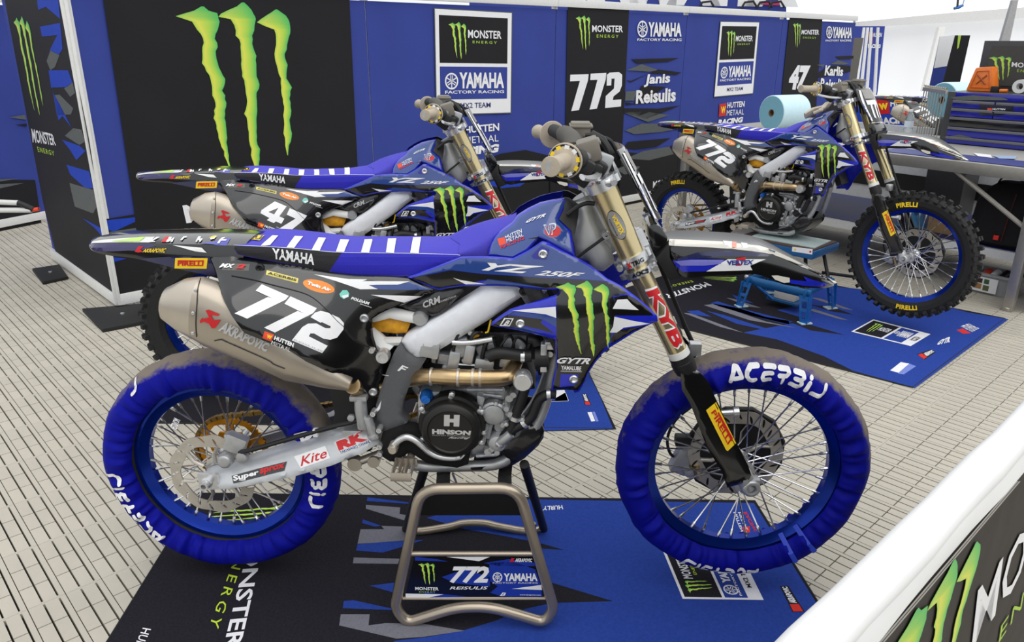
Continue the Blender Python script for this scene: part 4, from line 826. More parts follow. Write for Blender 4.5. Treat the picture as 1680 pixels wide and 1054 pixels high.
# rear fender
fR = [onto([fender], o) for o in (.0014, .0024, .0034)]
fd = lambda pl, m, L=0, step=5.: decal('graphic', pl, fR[L], m, fender, step)
fd(zN([(90,152),(260,130),(600,108),(690,108),(640,160),(420,158),(280,160),(110,166)]), MWHITE); fd(zN([(290,150),(360,140),(560,112),(605,112),(550,152),(420,152)]), mat('lime_print', (180, 220, 110), .4), 1)
fd(zN([(100,175),(260,165),(640,170),(700,190),(560,225),(300,235),(150,235),(110,210)]), mat('violet_dark', (44, 38, 92), .25, coat=.8))
fd([(225,424),(287,421),(344,421.5),(356,452),(334,450),(290,440)], DKBLUE)
for L in ([(635,160),(690,158),(695,150),(668,150),(735,112),(705,112)], [(790,158),(820,112),(845,112),(838,135),(870,112),(850,158),(830,156),(842,138),(815,158)], [(920,140),(950,108),(985,106),(975,116),(958,118),(938,142)], [(1060,155),(1085,108),(1110,108),(1100,128),(1125,126),(1105,156),(1090,156),(1095,140),(1080,142),(1075,157)], [(1190,130),(1215,108),(1250,106),(1230,130),(1215,130),(1208,136)], [(1255,170),(1275,140),(1300,118),(1330,112),(1320,124),(1300,132),(1345,134),(1335,146),(1292,146),(1275,172)]): decal('print_mark', zN(L), fR[1], WHITE, fender, 6)
decal('print_mark', zN([(745,158),(790,110),(830,108),(790,158)]), fR[1], RED, fender, 6); decal('print_mark', zN([(1180,118),(1230,100),(1260,102),(1215,122)]), fR[1], YEL, fender, 6)
fd(zN([(1290,130),(1380,118),(1340,185),(1100,168),(1230,150)]), mat('violet_blue', (60, 62, 168), .3, coat=.6))
fd(zN([(850,180),(1120,205),(1165,248),(1060,235)]), WHITE, 1)
text('sponsor_lettering', 'AKRAPOVIC', zN([(595,212),(800,206),(785,248),(580,245)]), fR[1], YEL, fender, .03, .2); fd(zN([(510,238),(545,190),(590,195),(560,218),(585,240),(540,245)]), RED, 1)
fPi = onto([fender, side], .004)
decal('tyre_brand_sticker', zN([(880,293),(1175,297),(1165,390),(873,388)]), onto([fender], .0035), YEL, fender, 12)
text('sponsor_lettering', 'PIRELLI', zN([(905,320),(1140,320),(1135,365),(902,362)]), onto([fender], .005), RED, fender, .04); decal('sponsor_bar', zN([(905,312),(1142,314),(1142,324),(905,322)]), onto([fender], .005), RED, fender, 12)
# silencer
fn2 = onto([can, cap_], .0022)
decal('brand_mark', zC([(515,365),(540,360),(635,400),(625,413),(560,405),(585,450),(648,445),(600,515),(570,520),(545,480),(500,462),(470,475),(465,455),(485,430),(495,440),(545,425)]), fn2, RED, can, 6)
text('brand_lettering', 'AKRAPOVIC', zC([(672,452),(1075,655),(1040,728),(622,540)]), fn2, SILP, can, .05, .1)
MB().tube([fnS(q) for q in sm(zC([(470,90),(447,180),(440,300),(432,420),(430,500),(437,595)]), 4)], .0011, 5).build('cap_seam', DENG, can)
MB().tube([fnS(q) for q in sm(zC([(590,628),(650,618),(700,640),(1040,790),(1100,830),(1200,870)]), 3)], .0013, 5).build('sleeve_crease', DENG, can)
# swingarm
fW = [onto([swing], o) for o in (.0012, .002)]
text('sponsor_lettering', 'Super', zL([(750,745),(975,690),(975,745),(760,805)]), fW[1], WHITE, swing, .04); text('sponsor_lettering', 'sprox', zL([(985,685),(1205,632),(1195,690),(985,748)]), fW[1], RED, swing, .05); decal('sponsor_back', zL([(740,745),(975,680),(1218,620),(1195,700),(980,755),(755,812)]), fW[0], BLACK, swing, 10)
decal('sponsor_back', zI([(250,885),(455,815),(488,895),(295,962)]), fW[0], WHITE, swing, 10); text('sponsor_lettering', 'Kite', zI([(285,890),(458,830),(470,890),(295,950)]), fW[1], RED, swing, .01, .3)
decal('sponsor_back', zI([(510,790),(710,705),(745,795),(550,870)]), fW[0], MWHITE, swing, 10); text('sponsor_lettering', 'RK', zI([(525,790),(715,712),(735,775),(545,848)]), fW[1], RED, swing, .07); text('sponsor_lettering', 'TAKASAGO CHAIN', zI([(548,852),(738,780),(745,795),(552,868)]), fW[1], GLBLUE, swing, .03)
# clutch, tank, frame, fork, fender lettering
fC = onto([clutch], .0012)
text('maker_lettering', 'H', zK([(362,478),(497,478),(492,580),(360,575)]), fC, SILP, clutch, .09); text('maker_lettering', 'HINSON', zK([(258,600),(595,616),(588,655),(258,644)]), fC, SILP, clutch, .06); text('maker_lettering', 'CLUTCH COMPONENTS', zK([(258,650),(590,660),(588,668),(258,657)]), fC, SILP, clutch, .0); text('maker_lettering', 'Racing', zK([(400,668),(590,668),(585,690),(395,688)]), fC, SILP, clutch, .02, .5)
fK = onto([ctank], .0012); text('maker_lettering', 'CRM', zF([(880,365),(1065,298),(1070,375),(885,437)]), fK, SILP, ctank, .03); text('maker_lettering', 'KARBOTANK', zF([(1075,350),(1245,288),(1245,310),(1075,372)]), fK, SILP, ctank, .01)
fG = onto([grip_panel], .0012); text('maker_lettering', 'F', zI([(945,278),(1000,300),(975,335),(925,320)]), fG, WHITE, grip_panel, .03, .2); decal('graphic', zI([(830,345),(872,352),(870,358),(830,350)]), fG, WHITE, grip_panel, 10); decal('graphic', zI([(765,600),(800,560),(822,515),(815,570),(785,605)]), fG, WHITE, grip_panel, 10)
fO = [onto([fork1, fork2], o) for o in (.001, .0017, .0024)]
vo = np.array(zP([(168,260)])[0]); a1 = np.array((.42, .907)); a2 = np.array((-.907, .42))
for L, sc, m in ((0, 1.06, BLACK), (1, 1., mat('grey_oval', (150, 150, 150), .35, .3))): decal('sponsor_badge', [tuple(vo+a1*24.5*sc*cos(t)+a2*11.5*sc*sin(t)) for t in [2*pi*i/28 for i in range(28)]], fO[L], m, fork1, 6)
text('sponsor_lettering', 'VORTEX', zP([(152,165),(240,325),(200,345),(122,185)]), fO[2], YEL, fork1, .04, mx=5); text('sponsor_lettering', 'IGNITIONS', zP([(112,205),(182,355),(172,358),(102,212)]), fO[2], BLACK, fork1, .03)
fa0, fb0 = aty((1040, 428), -.105), aty((1118, 590), -.105); fax = (fb0-fa0); fln = fax.length; fax.normalize(); fe1 = Vector((.12, -1, .3)); fe1 = (fe1-fax*fe1.dot(fax)).normalized(); fe2 = fax.cross(fe1); fe2 = fe2 if fe2.x > 0 else -fe2
def fork_pt(off): return lambda p: fa0+fax*(fln*float(p[0]))+(fe1*cos(float(p[1]))+fe2*sin(float(p[1])))*(.0268+off)
for bold, off, m, ex in ((.09, .0006, WHITE, .02), (.04, .0014, RED, 0.)):
    V2, F = text2d('KYB', bold, .1); V2, F = split([(p[0]*4, p[1]) for p in V2], F, .16); conform('maker_lettering', [(.26-ex+(.58+2*ex)*p[0]/4, -.45-ex+(1.2+2*ex)*p[1]) for p in V2], F, fork_pt(off), m, fork2)
fX = onto([cl2, cl1], .0012); text('maker_lettering', 'X', [(1027,433),(1035,430),(1038,439),(1030,442)], fX, RED, cl2, .06); text('maker_lettering', 'TRIG', [(1035,431),(1055,422),(1057,429),(1038,439)], fX, BLACK, cl2, .04); fX3 = onto([cl3], .0012); text('maker_lettering', 'ROCS', [(1036,449),(1063,440),(1065,448),(1038,457)], fX3, BLACK, cl3, .06)
text('maker_lettering', 'X', zO([(765,848),(800,842),(805,868),(770,876)]), onto([cl1], .0012), RED, cl1, .06); text('maker_lettering', 'TRIG', zO([(805,842),(875,825),(878,850),(808,868)]), onto([cl1], .0012), BLACK, cl1, .03)
fGd = [onto([guard], o) for o in (.0012, .002)]
decal('tyre_brand_sticker', zM([(412,175),(497,105),(670,460),(600,528),(585,520)]), fGd[0], YEL, guard, 10); text('sponsor_lettering', 'PIRELLI', zM([(490,165),(628,435),(600,475),(455,195)]), fGd[1], RED, guard, .025); decal('sponsor_bar', zM([(510,195),(520,190),(640,415),(640,440),(628,440)]), fGd[1], RED, guard, 12)
fF = [onto([ff], o) for o in (.0014, .0024, .0034)]
fdc = lambda pl, m, L=0, step=6.: decal('graphic', pl, fF[L], m, ff, step)
fdc(zR([(44,70),(500,92),(850,132),(960,165),(1110,235),(1300,330),(1535,458),(1500,462),(1440,405),(1200,308),(960,205),(600,155),(44,126)]), mat('warm_grey_gloss', (226, 221, 208), .3, coat=.4))
fdc(zR([(520,88),(600,96),(590,150),(545,148)]), WHITE, 1); fdc(zR([(680,105),(735,112),(740,162),(700,160)]), WHITE, 1); fdc(zR([(600,96),(640,100),(640,152),(600,150)]), mat('salmon_print', (222, 150, 130), .4), 1)
fdc(zR([(75,252),(300,185),(560,170),(900,200),(960,225),(560,215),(250,245),(120,268)]), DKBLUE); fdc(zR([(80,258),(240,245),(540,248),(520,290),(400,330),(365,352),(165,358),(110,310)]), BLUE, 1); fdc(zR([(100,262),(240,250),(530,250),(500,285),(350,300),(150,300)]), mat('periwinkle_print', (120, 120, 200), .35, coat=.5), 2)
fdc(zR([(370,352),(560,245),(900,245),(760,300),(780,340)]), WHITE, 2)
text('sponsor_lettering', 'VERTEX', zR([(550,255),(795,250),(785,290),(560,295)]), onto([ff], .0045), mat('vertex_blue', (40, 60, 140), .4), ff, .05, .1); decal('sponsor_back', zR([(640,235),(680,228),(720,226),(720,246),(680,300),(632,302),(630,285)]), onto([ff], .0038), RED, ff, 10)
fdc(zR([(950,390),(1000,388),(1110,410),(1110,450),(1060,455),(980,425)]), mat('warm_grey_gloss', (226, 221, 208), .3, coat=.4), 1); fdc(zR([(1110,425),(1260,440),(1230,398),(1300,425),(1450,465),(1400,490),(1240,480),(1115,458)]), BLUE, 1)
fdc(zR([(1100,255),(1440,400),(1450,412),(1100,262)]), BLACK, 1)
# ================================================================== floor of slotted plastic tiles
TILE = mat('floor_tile_plastic', (182, 176, 163), .6, var=.07, vscale=6, bump=.15, bscale=160)
GAP = mat('floor_gap', (22, 20, 18), .9)
fa = radians(-44.2); D1 = Vector((cos(fa), sin(fa), 0)); D2 = Vector((-sin(fa), cos(fa), 0)); TL_, TW_ = .3125, .0975
FO = D1*(-.227)+D2*(-.423)
b = MB(); q = 16; b.prism([D1*x+D2*y+Vector((1, 3, -.036)) for x, y in ((-q, -q), (q, -q), (q, q), (-q, q))], (0, 0, .018)); floor = struct(b.build('floor', GAP))
def tile_boxes():
    out = []; g = .0019; c3 = TL_/3
    for k in range(3):
        x0 = k*c3+(.0005 if k == 0 else g); x1 = (k+1)*c3-(.0005 if k == 2 else g)
        for y0, y1 in ((.0016, .0368), (.0422, .0768)): out.append((x0, x1, y0, y1))
    out.append((.0005, TL_-.0005, .0822, .0966))
    for x0, x1 in ((.0005, .007), (TL_-.007, TL_-.0005)): out += [(x0, x1, .0368, .0422), (x0, x1, .0768, .0822)]
    return out
TB = tile_boxes()
tv = []; tf = []
for x0, x1, y0, y1 in TB:
    k = len(tv); tv += [(x0, y0, 0), (x1, y0, 0), (x1, y1, 0), (x0, y1, 0), (x0, y0, -.016), (x1, y0, -.016), (x1, y1, -.016), (x0, y1, -.016)]
    tf += [(k, k+1, k+2, k+3), (k, k+4, k+5, k+1), (k+1, k+5, k+6, k+2), (k+2, k+6, k+7, k+3), (k+3, k+7, k+4, k)]
tme = bpy.data.meshes.new('floor_tile'); tme.from_pydata(tv, [], tf); tme.materials.append(TILE); tme.update()
def topix(p):
    d = np.array(p)-CAM; z = d@FW; return 840+FPX*(d@RT)/z, 527-FPX*(d@UP)/z, z
MAT1 = [Vector((-.295, .388, 0)), Vector((1.672, .445, 0)), Vector((1.79, -.75, 0)), Vector((-.195, -.75, 0))]
MAT2 = [Vector((-.74, .90, 0)), Vector((1.226, .956, 0)), Vector((1.05, 2.15, 0)), Vector((-.90, 2.0, 0))]
MAT3 = [Vector((2.653, 1.445, 0)), Vector((3.63, 2.46, 0)), Vector((2.13, 3.62, 0)), Vector((1.153, 2.60, 0))]
near = []; rest = []
for i in range(-32, 46):
    for j in range(-85, 115):
        c = FO+D1*((i+.5)*TL_)+D2*((j+.5)*TW_)
        if c.x < -6.5 or c.x > 8 or c.y < -2.6 or c.y > 11.5 or (c.y > 7 and c.x > 5.5) or (c.x > 6 and c.y < 1) or (c.x < -4.5 and c.y < 1.5): continue
        x, y, z = topix(c); vis = z > .1 and -30 < x < 1710 and -30 < y < 1084
        cov = any(inpoly(np.array([[c.x, c.y]]), [(p.x, p.y) for p in M])[0] for M in (MAT1, MAT2, MAT3))
        (near if vis and not cov else rest).append((z, i, j, x, y))
near.sort(); rest += near[300:]; near = near[:300]
rz = Matrix.Rotation(fa, 4, 'Z')
for z, i, j, x, y in near:
    o = link(bpy.data.objects.new('floor_tile', tme), floor); o.matrix_local = Matrix.Translation(FO+D1*(i*TL_)+D2*(j*TW_)) @ rz
base = np.array(tv); R2 = np.array(rz.to_3x3()); base = base@R2.T; V_ = []; F_ = []; nf_ = np.array(tf)
for k, (z, i, j, x, y) in enumerate(rest): V_.append(base+np.array(FO+D1*(i*TL_)+D2*(j*TW_))); F_.append(nf_+k*len(tv))
me = bpy.data.meshes.new('floor_tile_field'); me.from_pydata(np.concatenate(V_).tolist(), [], np.concatenate(F_).tolist()); me.materials.append(TILE); me.update()
o = link(bpy.data.objects.new('floor_tile_field', me), floor); o['kind'] = 'stuff'

# ================================================================== printed floor mats
MBLK = mat('mat_black_pile', (32, 31, 38), .95, var=.25, vscale=180, bump=.4, bscale=900, spec=.15)
MBLU = mat('mat_blue_pile', (38, 64, 146), .95, var=.1, vscale=120, bump=.4, bscale=900, spec=.15)
MGRY = mat('mat_grey_pile', (112, 112, 122), .95, var=.1, vscale=150, bump=.4, bscale=900, spec=.15)
MWHT = mat('mat_white_pile', (226, 226, 230), .9, var=.04, spec=.15); MLIM = mat('mat_lime_pile', (186, 214, 60), .9, var=.04, spec=.15); MRED = mat('mat_red_pile', (206, 52, 46), .9, spec=.15)
mclaw = colmat('claw_mat_print', .95)
EDGE = mat('mat_edge_rubber', (20, 20, 22), .8)
def floor_mat(poly, base, label):
    L = resamp([(p.x, p.y) for p in poly], .25); b = MB(); P = [Vector((x, y, .0008)) for x, y in L]; b.prism(P, (0, 0, .0037))
    o = b.build('floor_mat', base, smooth=0); tag(o, label, 'mat')
    b = MB(); b.tube([Vector((x, y, .0028)) for x, y in L], .0034, 6, closed=True); b.build('bound_edge', EDGE, o)
    return o
def fz(off): return lambda p: atz(p, .0045+off)
m1 = floor_mat(MAT1, MBLK, 'black and blue printed floor mat under the bike with tyre covers')
z4 = lambda L: Z(420, 790, 420/1677, L); z5 = lambda L: Z(840, 790, 420/1677, L); z6 = lambda L: Z(1260, 790, 420/1677, L); z7 = lambda L: Z(0, 790, 420/1677, L)
md = lambda o, pl, m, L=0, name='print': decal(name, pl, fz(.0004+.0003*L), m, o, 60)
md(m1, [(770,818),(1237,826),(1352,1010),(1420,1120),(560,1120),(648,1052),(700,1046),(760,1035),(810,1020),(860,1000),(905,990),(1006,987),(900,955),(880,900),(926,903),(880,890),(800,875),(760,868),(700,850),(770,832)], MBLU)
for m, L in ((MBLU, [(730,105),(1000,138),(1000,148),(725,130)]), (MGRY, [(720,155),(945,172),(940,215),(985,222),(975,258),(720,180)]), (MBLU, [(700,250),(820,292),(780,298),(695,275)]), (MGRY, [(685,315),(840,315),(820,292),(980,298),(975,390),(665,410)]),
             (MBLU, [(665,412),(975,388),(1100,385),(960,430),(830,468),(655,455)]), (MGRY, [(640,500),(940,508),(930,542),(635,538)]), (MBLU, [(745,685),(905,665),(895,728)]), (MBLU, [(575,785),(640,780),(890,835),(885,845),(568,832)]), (MGRY, [(555,872),(745,872),(737,945),(850,930),(1100,935),(1365,980),(1100,1020),(920,1032),(545,945)])):
    md(m1, z4(L), m, 1)
mt = lambda o, s, q, m, L=2, **k: text('print_lettering', s, q, fz(.0004+.0003*L), m, o, **k)
mt(m1, 'MONSTER', [(440,862),(395,1062),(365,1066),(416,862)], MWHT, bold=.02); mt(m1, 'ENERGY', [(408,897),(358,1033),(343,1027),(393,895)], MLIM, bold=0, space=1.4)
claw('claw_emblem', [(470,828),(455,850),(330,858),(360,828)], fz(.001), m1, mclaw)
mt(m1, 'HURLY', z7([(990,970),(900,1160),(850,1140),(935,960)]), MWHT, bold=.01); mt(m1, 'HURLY', z5([(205,182),(345,172),(335,190),(200,196)][::-1][2:]+z5([])) if False else [(924,836),(890,838),(892,831),(922,829)], MWHT, bold=.02)
Q1 = quadmap([(1087,903),(1213,904),(1253,985),(1120,983)])
def mq(Q, u0, u1, v0, v1): return [Q((u0, v1)), Q((u1, v1)), Q((u1, v0)), Q((u0, v0))]
def team_block(o, Q, rot=True):
    md(o, mq(Q, 0, 1, 0, 1), MWHT, 1); md(o, mq(Q, .035, .50, .04, .96), MBLK, 2); md(o, mq(Q, .535, .82, .04, .96), MBLU, 2)
    t = lambda u0, u1, v0, v1: [Q((u0, v0)), Q((u0, v1)), Q((u1, v1)), Q((u1, v0))]
    claw('claw_emblem', t(.1, .44, .12, .38), fz(.0016), o, mclaw); mt(o, 'MONSTER', t(.12, .24, .42, .88), MWHT, 3, bold=.02); mt(o, 'ENERGY', t(.27, .31, .5, .84), MLIM, 3, bold=.0)
    mt(o, 'YAMAHA', t(.59, .70, .34, .93), MWHT, 3, bold=.06); mt(o, 'FACTORY RACING', t(.73, .76, .08, .93), MWHT, 3, bold=.03); mt(o, 'MX2 TEAM', t(.87, .93, .25, .75), MBLK, 3, bold=.02)
    e0 = np.array(Q((.65, .2))); ex = np.array(Q((.65, .3)))-e0; ey = np.array(Q((.56, .2)))-e0; fork_logo('maker_emblem', e0, 1., fz(.0016), MWHT, o, ex, ey)
team_block(m1, Q1)
def tagprint(o, q):   # black tag with a red mark and grey lettering
    Q = quadmap(q); md(o, q, MBLK, 1); md(o, mq(Q, .02, .3, .1, .9), MRED, 2); mt(o, 'AKRAPOVIC', mq(Q, .34, .97, .18, .82), MWHT, 2, bold=.05)
tagprint(m1, z6([(200,860),(80,690),(132,686),(238,852)]) if False else z6([(160,858),(78,688),(132,685),(240,855)]))
md(m1, z5([(1510,300),(1555,295),(1560,335),(1520,338)]), MRED, 1)
mt(m1, 'HUTTEN', z5([(1450,205),(1500,330),(1515,328),(1470,200)][::1]), MWHT); mt(m1, 'METAAL', z5([(1480,205),(1530,325),(1548,322),(1500,203)]), MWHT, bold=0); mt(m1, 'RACING', z5([(1515,205),(1590,335),(1610,332),(1540,200)]), MRED, bold=.02)
m2 = floor_mat(MAT2, MBLK, 'black and blue printed floor mat under the bike numbered 47')
md(m2, [(700,712),(1006,704),(984,650),(962,600),(945,560),(780,560)], MBLU)
md(m2, z5([(0,0)]) if False else [(900,660),(928,644),(933,658),(905,659)], MWHT, 1); Q2 = quadmap([(884,640),(926,640),(932.5,658.5),(886,660)]); md(m2, mq(Q2, 0, 1, 0, 1), MWHT, 1); md(m2, mq(Q2, 0, .55, .1, .95), MBLU, 2)
tq = Z(920, 600, 160/1405, [(350,570),(305,412),(370,408),(440,570)]); tagprint(m2, [tq[0], tq[1], tq[2], tq[3]][0:1]+[tq[1], tq[2], tq[3]])
md(m2, Z(920, 600, 160/1405, [(385,675),(445,670),(495,800),(440,808)]), MWHT, 1); md(m2, Z(920, 600, 160/1405, [(455,668),(490,665),(545,805),(505,808)]), mat('mat_pale_blue', (110, 128, 200), .9), 1)
mt(m2, 'MONSTER', Z(240, 640, 240/1265, [(240,240),(200,330),(260,352),(295,265)]), MWHT)
m3 = floor_mat(MAT3, MBLK, 'blue and black printed floor mat with streaks beside the raised bike')
zr = lambda L: Z(1090, 380, 310/1680, L); zt = lambda L: Z(1260, 528, 420/1677, L)
md(m3, zr([(1330,480),(1500,490),(1680,505),(2100,560),(2700,720),(3060,780),(2230,1390),(1680,1240),(1420,1110),(1000,960),(700,900),(900,860),(1300,790),(1000,700),(1250,640)]), MBLU)
md(m3, zr([(430,640),(700,690),(1100,790),(1120,830),(760,745),(480,665)]), MBLU, 1)
for m, L in ((MGRY, [(350,655),(440,645),(900,800),(1180,860),(760,790)]), (MBLU, [(410,640),(470,620),(900,760),(1140,800),(1100,830),(700,730)]), (MGRY, [(550,590),(620,600),(860,680),(760,670)]), (MBLU, [(200,710),(300,700),(420,760),(260,740)]), (MGRY, [(170,725),(240,730),(700,900),(500,850)]), (MBLU, [(370,705),(520,740),(900,860),(1000,900),(640,820)]),
             (MGRY, [(1250,690),(1330,690),(1640,790),(1560,780)]), (MGRY, [(1280,580),(1400,600),(1680,700),(1600,690)]), (MBLU, [(600,560),(660,580),(800,640),(660,620)]), (MBLK, [(1300,650),(1520,680),(1680,740),(1480,710)]), (MBLK, [(1100,800),(1300,830),(1600,920),(1300,880)])):
    md(m3, zr(L), m, 1)
mt(m3, 'MONSTER', [(1168,468.5),(1094,491),(1092,483),(1156,463)], MWHT, bold=.02); mt(m3, 'ENERGY', [(1138,463),(1098,472),(1096,469),(1134,460)], MLIM, bold=.0, space=1.3)
claw('claw_emblem', zr([(655,400),(640,450),(300,410),(400,390)]), fz(.0012), m3, mclaw)
Q3 = quadmap(zt([(545,65),(690,-15),(1065,82),(935,160)]))
md(m3, mq(Q3, 0, 1, 0, 1), MWHT, 1)
Q3b = quadmap(zt([(545,65),(935,160),(1065,82),(690,-15)])); Q3 = quadmap(zt([(690,-15),(1065,82),(935,160),(545,65)]))
md(m3, mq(Q3, .03, .48, .06, .94), MBLK, 2); md(m3, mq(Q3, .52, .82, .06, .94), MBLU, 2); claw('claw_emblem', mq(Q3, .1, .25, .2, .85), fz(.0016), m3, mclaw); mt(m3, 'MONSTER', mq(Q3, .27, .45, .45, .7), MWHT, 3); mt(m3, 'YAMAHA', mq(Q3, .60, .80, .4, .8), MWHT, 3, bold=.06); fork_logo('maker_emblem', Q3((.56, .6)), 5., fz(.0016), MWHT, m3, (1, 0), (0, .5)); mt(m3, 'MX2 TEAM', mq(Q3, .86, .96, .35, .65), MBLK, 3)
mt(m3, 'GYTR', zt([(1130,120),(1200,95),(1190,135),(1100,155)]), MWHT, bold=.06); tagprint(m3, zt([(975,215),(1070,180),(1098,200),(1025,250)])); md(m3, zt([(800,320),(870,265),(925,275),(855,335)]), MWHT, 1); md(m3, zt([(850,340),(925,275),(970,292),(890,345)]), mat('mat_pale_blue', (110, 128, 200), .9), 1); md(m3, zt([(1235,55),(1275,45),(1330,75),(1280,80)]), MRED, 1); mt(m3, 'HUTTEN METAAL', zt([(1260,30),(1315,10),(1385,45),(1340,70)]), MWHT)
# ================================================================== bike stand under the front motorcycle
TUBE = mat('satin_titanium_tube', (172, 160, 144), .32, .75, var=.05, vscale=8)
stand = thing('bike_stand', 'satin metal tubular bike stand with a printed 772 panel under the bike with tyre covers', 'stand')
gl = lambda q, r: atz(q, r)
r = .0148; BL_, BR_ = atz((672, 1018), r), atz((895, 1018), r); yN = (BL_.y+BR_.y)/2
top_z = .335; yT = -.20
tl, tr_ = aty((688, 803), yT), aty((852, 801), yT); top_z = (tl.z+tr_.z)/2
def rnd(P, rad, n=6, closed=True):   # rounded corners
    out = []
    for i in range(len(P)):
        a, c, e = P[i-1], P[i], P[(i+1) % len(P)]; r1 = min(rad, (a-c).length*.45, (e-c).length*.45); p = c+(a-c).normalized()*r1; q = c+(e-c).normalized()*r1
        out += [p.lerp(c, t).lerp(c.lerp(q, t), t) for t in [k/n for k in range(n+1)]]
    return out
m0, m1_ = atz((798, 995.5), r*1.2), atz((755, 996.5), r*1.2)
def pl_near(q):                       # on the leaning plane of the near frame
    n = (tr_-tl).cross(BL_-tl).normalized(); return atpl(q, tl, n)
loopN = [pl_near(q) for q in ((690, 803), (850, 801), (909, 1000), (893, 1022), (805, 996), (748, 997), (668, 1022), (648, 998))]
def lean(P): return P
MB().tube(rnd(loopN, .05), r, 14, closed=True).build('near_frame', TUBE, stand)
zl = min(p.z for p in loopN)
MB().tube([pl_near((674, 909)), pl_near((884, 909))], .007, 10).build('cross_bar', TUBE, stand)
MB().tube([pl_near((661, 982)), pl_near((897, 982))], .0045, 8).build('cross_bar', TUBE, stand)
nN = (tr_-tl).cross(BL_-tl).normalized(); nN = nN if nN.y < 0 else -nN
pq = zS([(155,560),(935,560),(982,822),(95,822)])
b = MB(); b.prism([pl_near(q)+nN*.001 for q in pq], -nN*.004); plate = b.build('printed_panel', mat('panel_gloss_black', (12, 12, 14), .25, coat=.6), stand)
fnp = lambda off: (lambda p: pl_near(p)+nN*(.0016+off))
for m, L in ((BLUE, [(240,790),(350,800),(500,815),(300,822),(100,822)]), (BLUE, [(330,690),(480,640),(640,690),(640,750),(420,730)]), (BLUE, [(640,600),(780,590),(930,640),(965,740),(975,815),(720,815),(640,790),(690,750),(620,700)]), (BLUE, [(160,560),(300,575),(370,590),(160,585)]), (BLUE, [(600,600),(760,575),(940,600),(930,620),(700,620)])): decal('print', zS(L), fnp(0), mat('panel_blue', (30, 56, 160), .3, coat=.5), plate, 40)
for L in ([(360,560),(640,560),(570,588)], [(100,795),(345,800),(250,820),(100,820)], [(780,765),(968,740),(972,772)]): decal('print', zS(L), fnp(.0004), WHITE, plate, 40)
claw('claw_emblem', zS([(178,598),(288,598),(288,738),(178,738)]), fnp(.0008), plate)
text('lettering', 'MONSTER', zS([(162,752),(312,755),(312,775),(162,772)]), fnp(.0008), WHITE, plate, .02); text('lettering', 'ENERGY', zS([(188,780),(290,781),(290,789),(188,788)]), fnp(.0008), mat('lime_print', (180, 220, 110), .4), plate, .0, 0, 1.3)
text('race_number', '772', zS([(400,620),(640,620),(625,728),(380,728)]), fnp(.0008), WHITE, plate, .045, .12); text('lettering', 'REISULIS', zS([(385,750),(628,748),(625,768),(382,768)]), fnp(.0008), WHITE, plate, .02, .2)
text('lettering', 'YAMAHA', zS([(728,665),(942,665),(945,715),(728,715)]), fnp(.0008), WHITE, plate, .04); text('lettering', 'FACTORY RACING', zS([(658,722),(945,722),(945,731),(658,731)]), fnp(.0008), WHITE, plate, .01); fork_logo('maker_emblem', zS([(688,690)])[0], 8., fnp(.0008), WHITE, plate, (1, 0), (0, -1))
text('lettering', 'AKRAPOVIC', zS([(805,568),(910,570),(908,594),(800,592)]), fnp(.0008), WHITE, plate, .04); decal('print', zS([(765,592),(780,565),(800,570),(785,580),(800,592)]), fnp(.0008), RED, plate, 30); text('lettering', 'www.akrapovic.com', zS([(830,798),(965,800),(965,810),(830,808)]), fnp(.0008), WHITE, plate, .01)
text('lettering', 'B', zS([(712,788),(745,788),(735,810),(702,810)]), fnp(.0008), WHITE, plate, .03, .2)
# far frame with black legs
yF = atz((778, 862), r).y
fl, fr_ = atz((683, 872), r), atz((868, 872), r)
MB().tube(sm([fl+Vector((-.01, 0, .03)), fl, atz((735, 865), r*1.4), atz((760, 859), r*1.6), atz((795, 859), r*1.6), atz((822, 865), r*1.4), fr_, fr_+Vector((.01, 0, .03))], 4), r*.85, 12).build('far_foot_bar', TUBE, stand)
for q0, q1 in (((697, 768), (666, 868)), ((860, 762), (892, 868))):
    g = atz(q1, .012); t_ = aty(q0, -.08); MB().tube([Vector((g.x, g.y, .012)), t_], .0135, 12).build('far_leg', MBLACK, stand)
    MB().tube([Vector((g.x, g.y, .014)), fl if q0[0] < 780 else fr_], .01, 8).build('foot_link', TUBE, stand)
zc = aty((760, 772), -.09).z
for q in (727, 828):
    a = aty((q, 774), -.10); c = aty((q, 797), yT)
    for sg in (1, -1):
        top = Vector((a.x, -.095*sg, zc-.012)); low = Vector((c.x, (yT-.004) if sg == 1 else -.02, top_z+.006 if sg == 1 else top_z-.02))
        MB().tube([top, low], [(.005, .0185)]*2, 8, flat=(0, -.5, .86)).build('rubber_strap', MBLACK, stand)
    MB().box(Vector((a.x, 0, zc-.010)), (.036, .20, .008)).build('rest_pad', MBLACK, stand)
b = MB(); b.prism([aty((684, 808), -.14), aty((856, 808), -.14), aty((868, 846), -.12), aty((672, 846), -.12)], (0, .006, 0)); b.build('back_plate', MBLACK, stand)
MB().tube([aty((743, 778), 0), atz((752, 800), .05)], .004, 6).build('lift_rod', TUBE, stand)
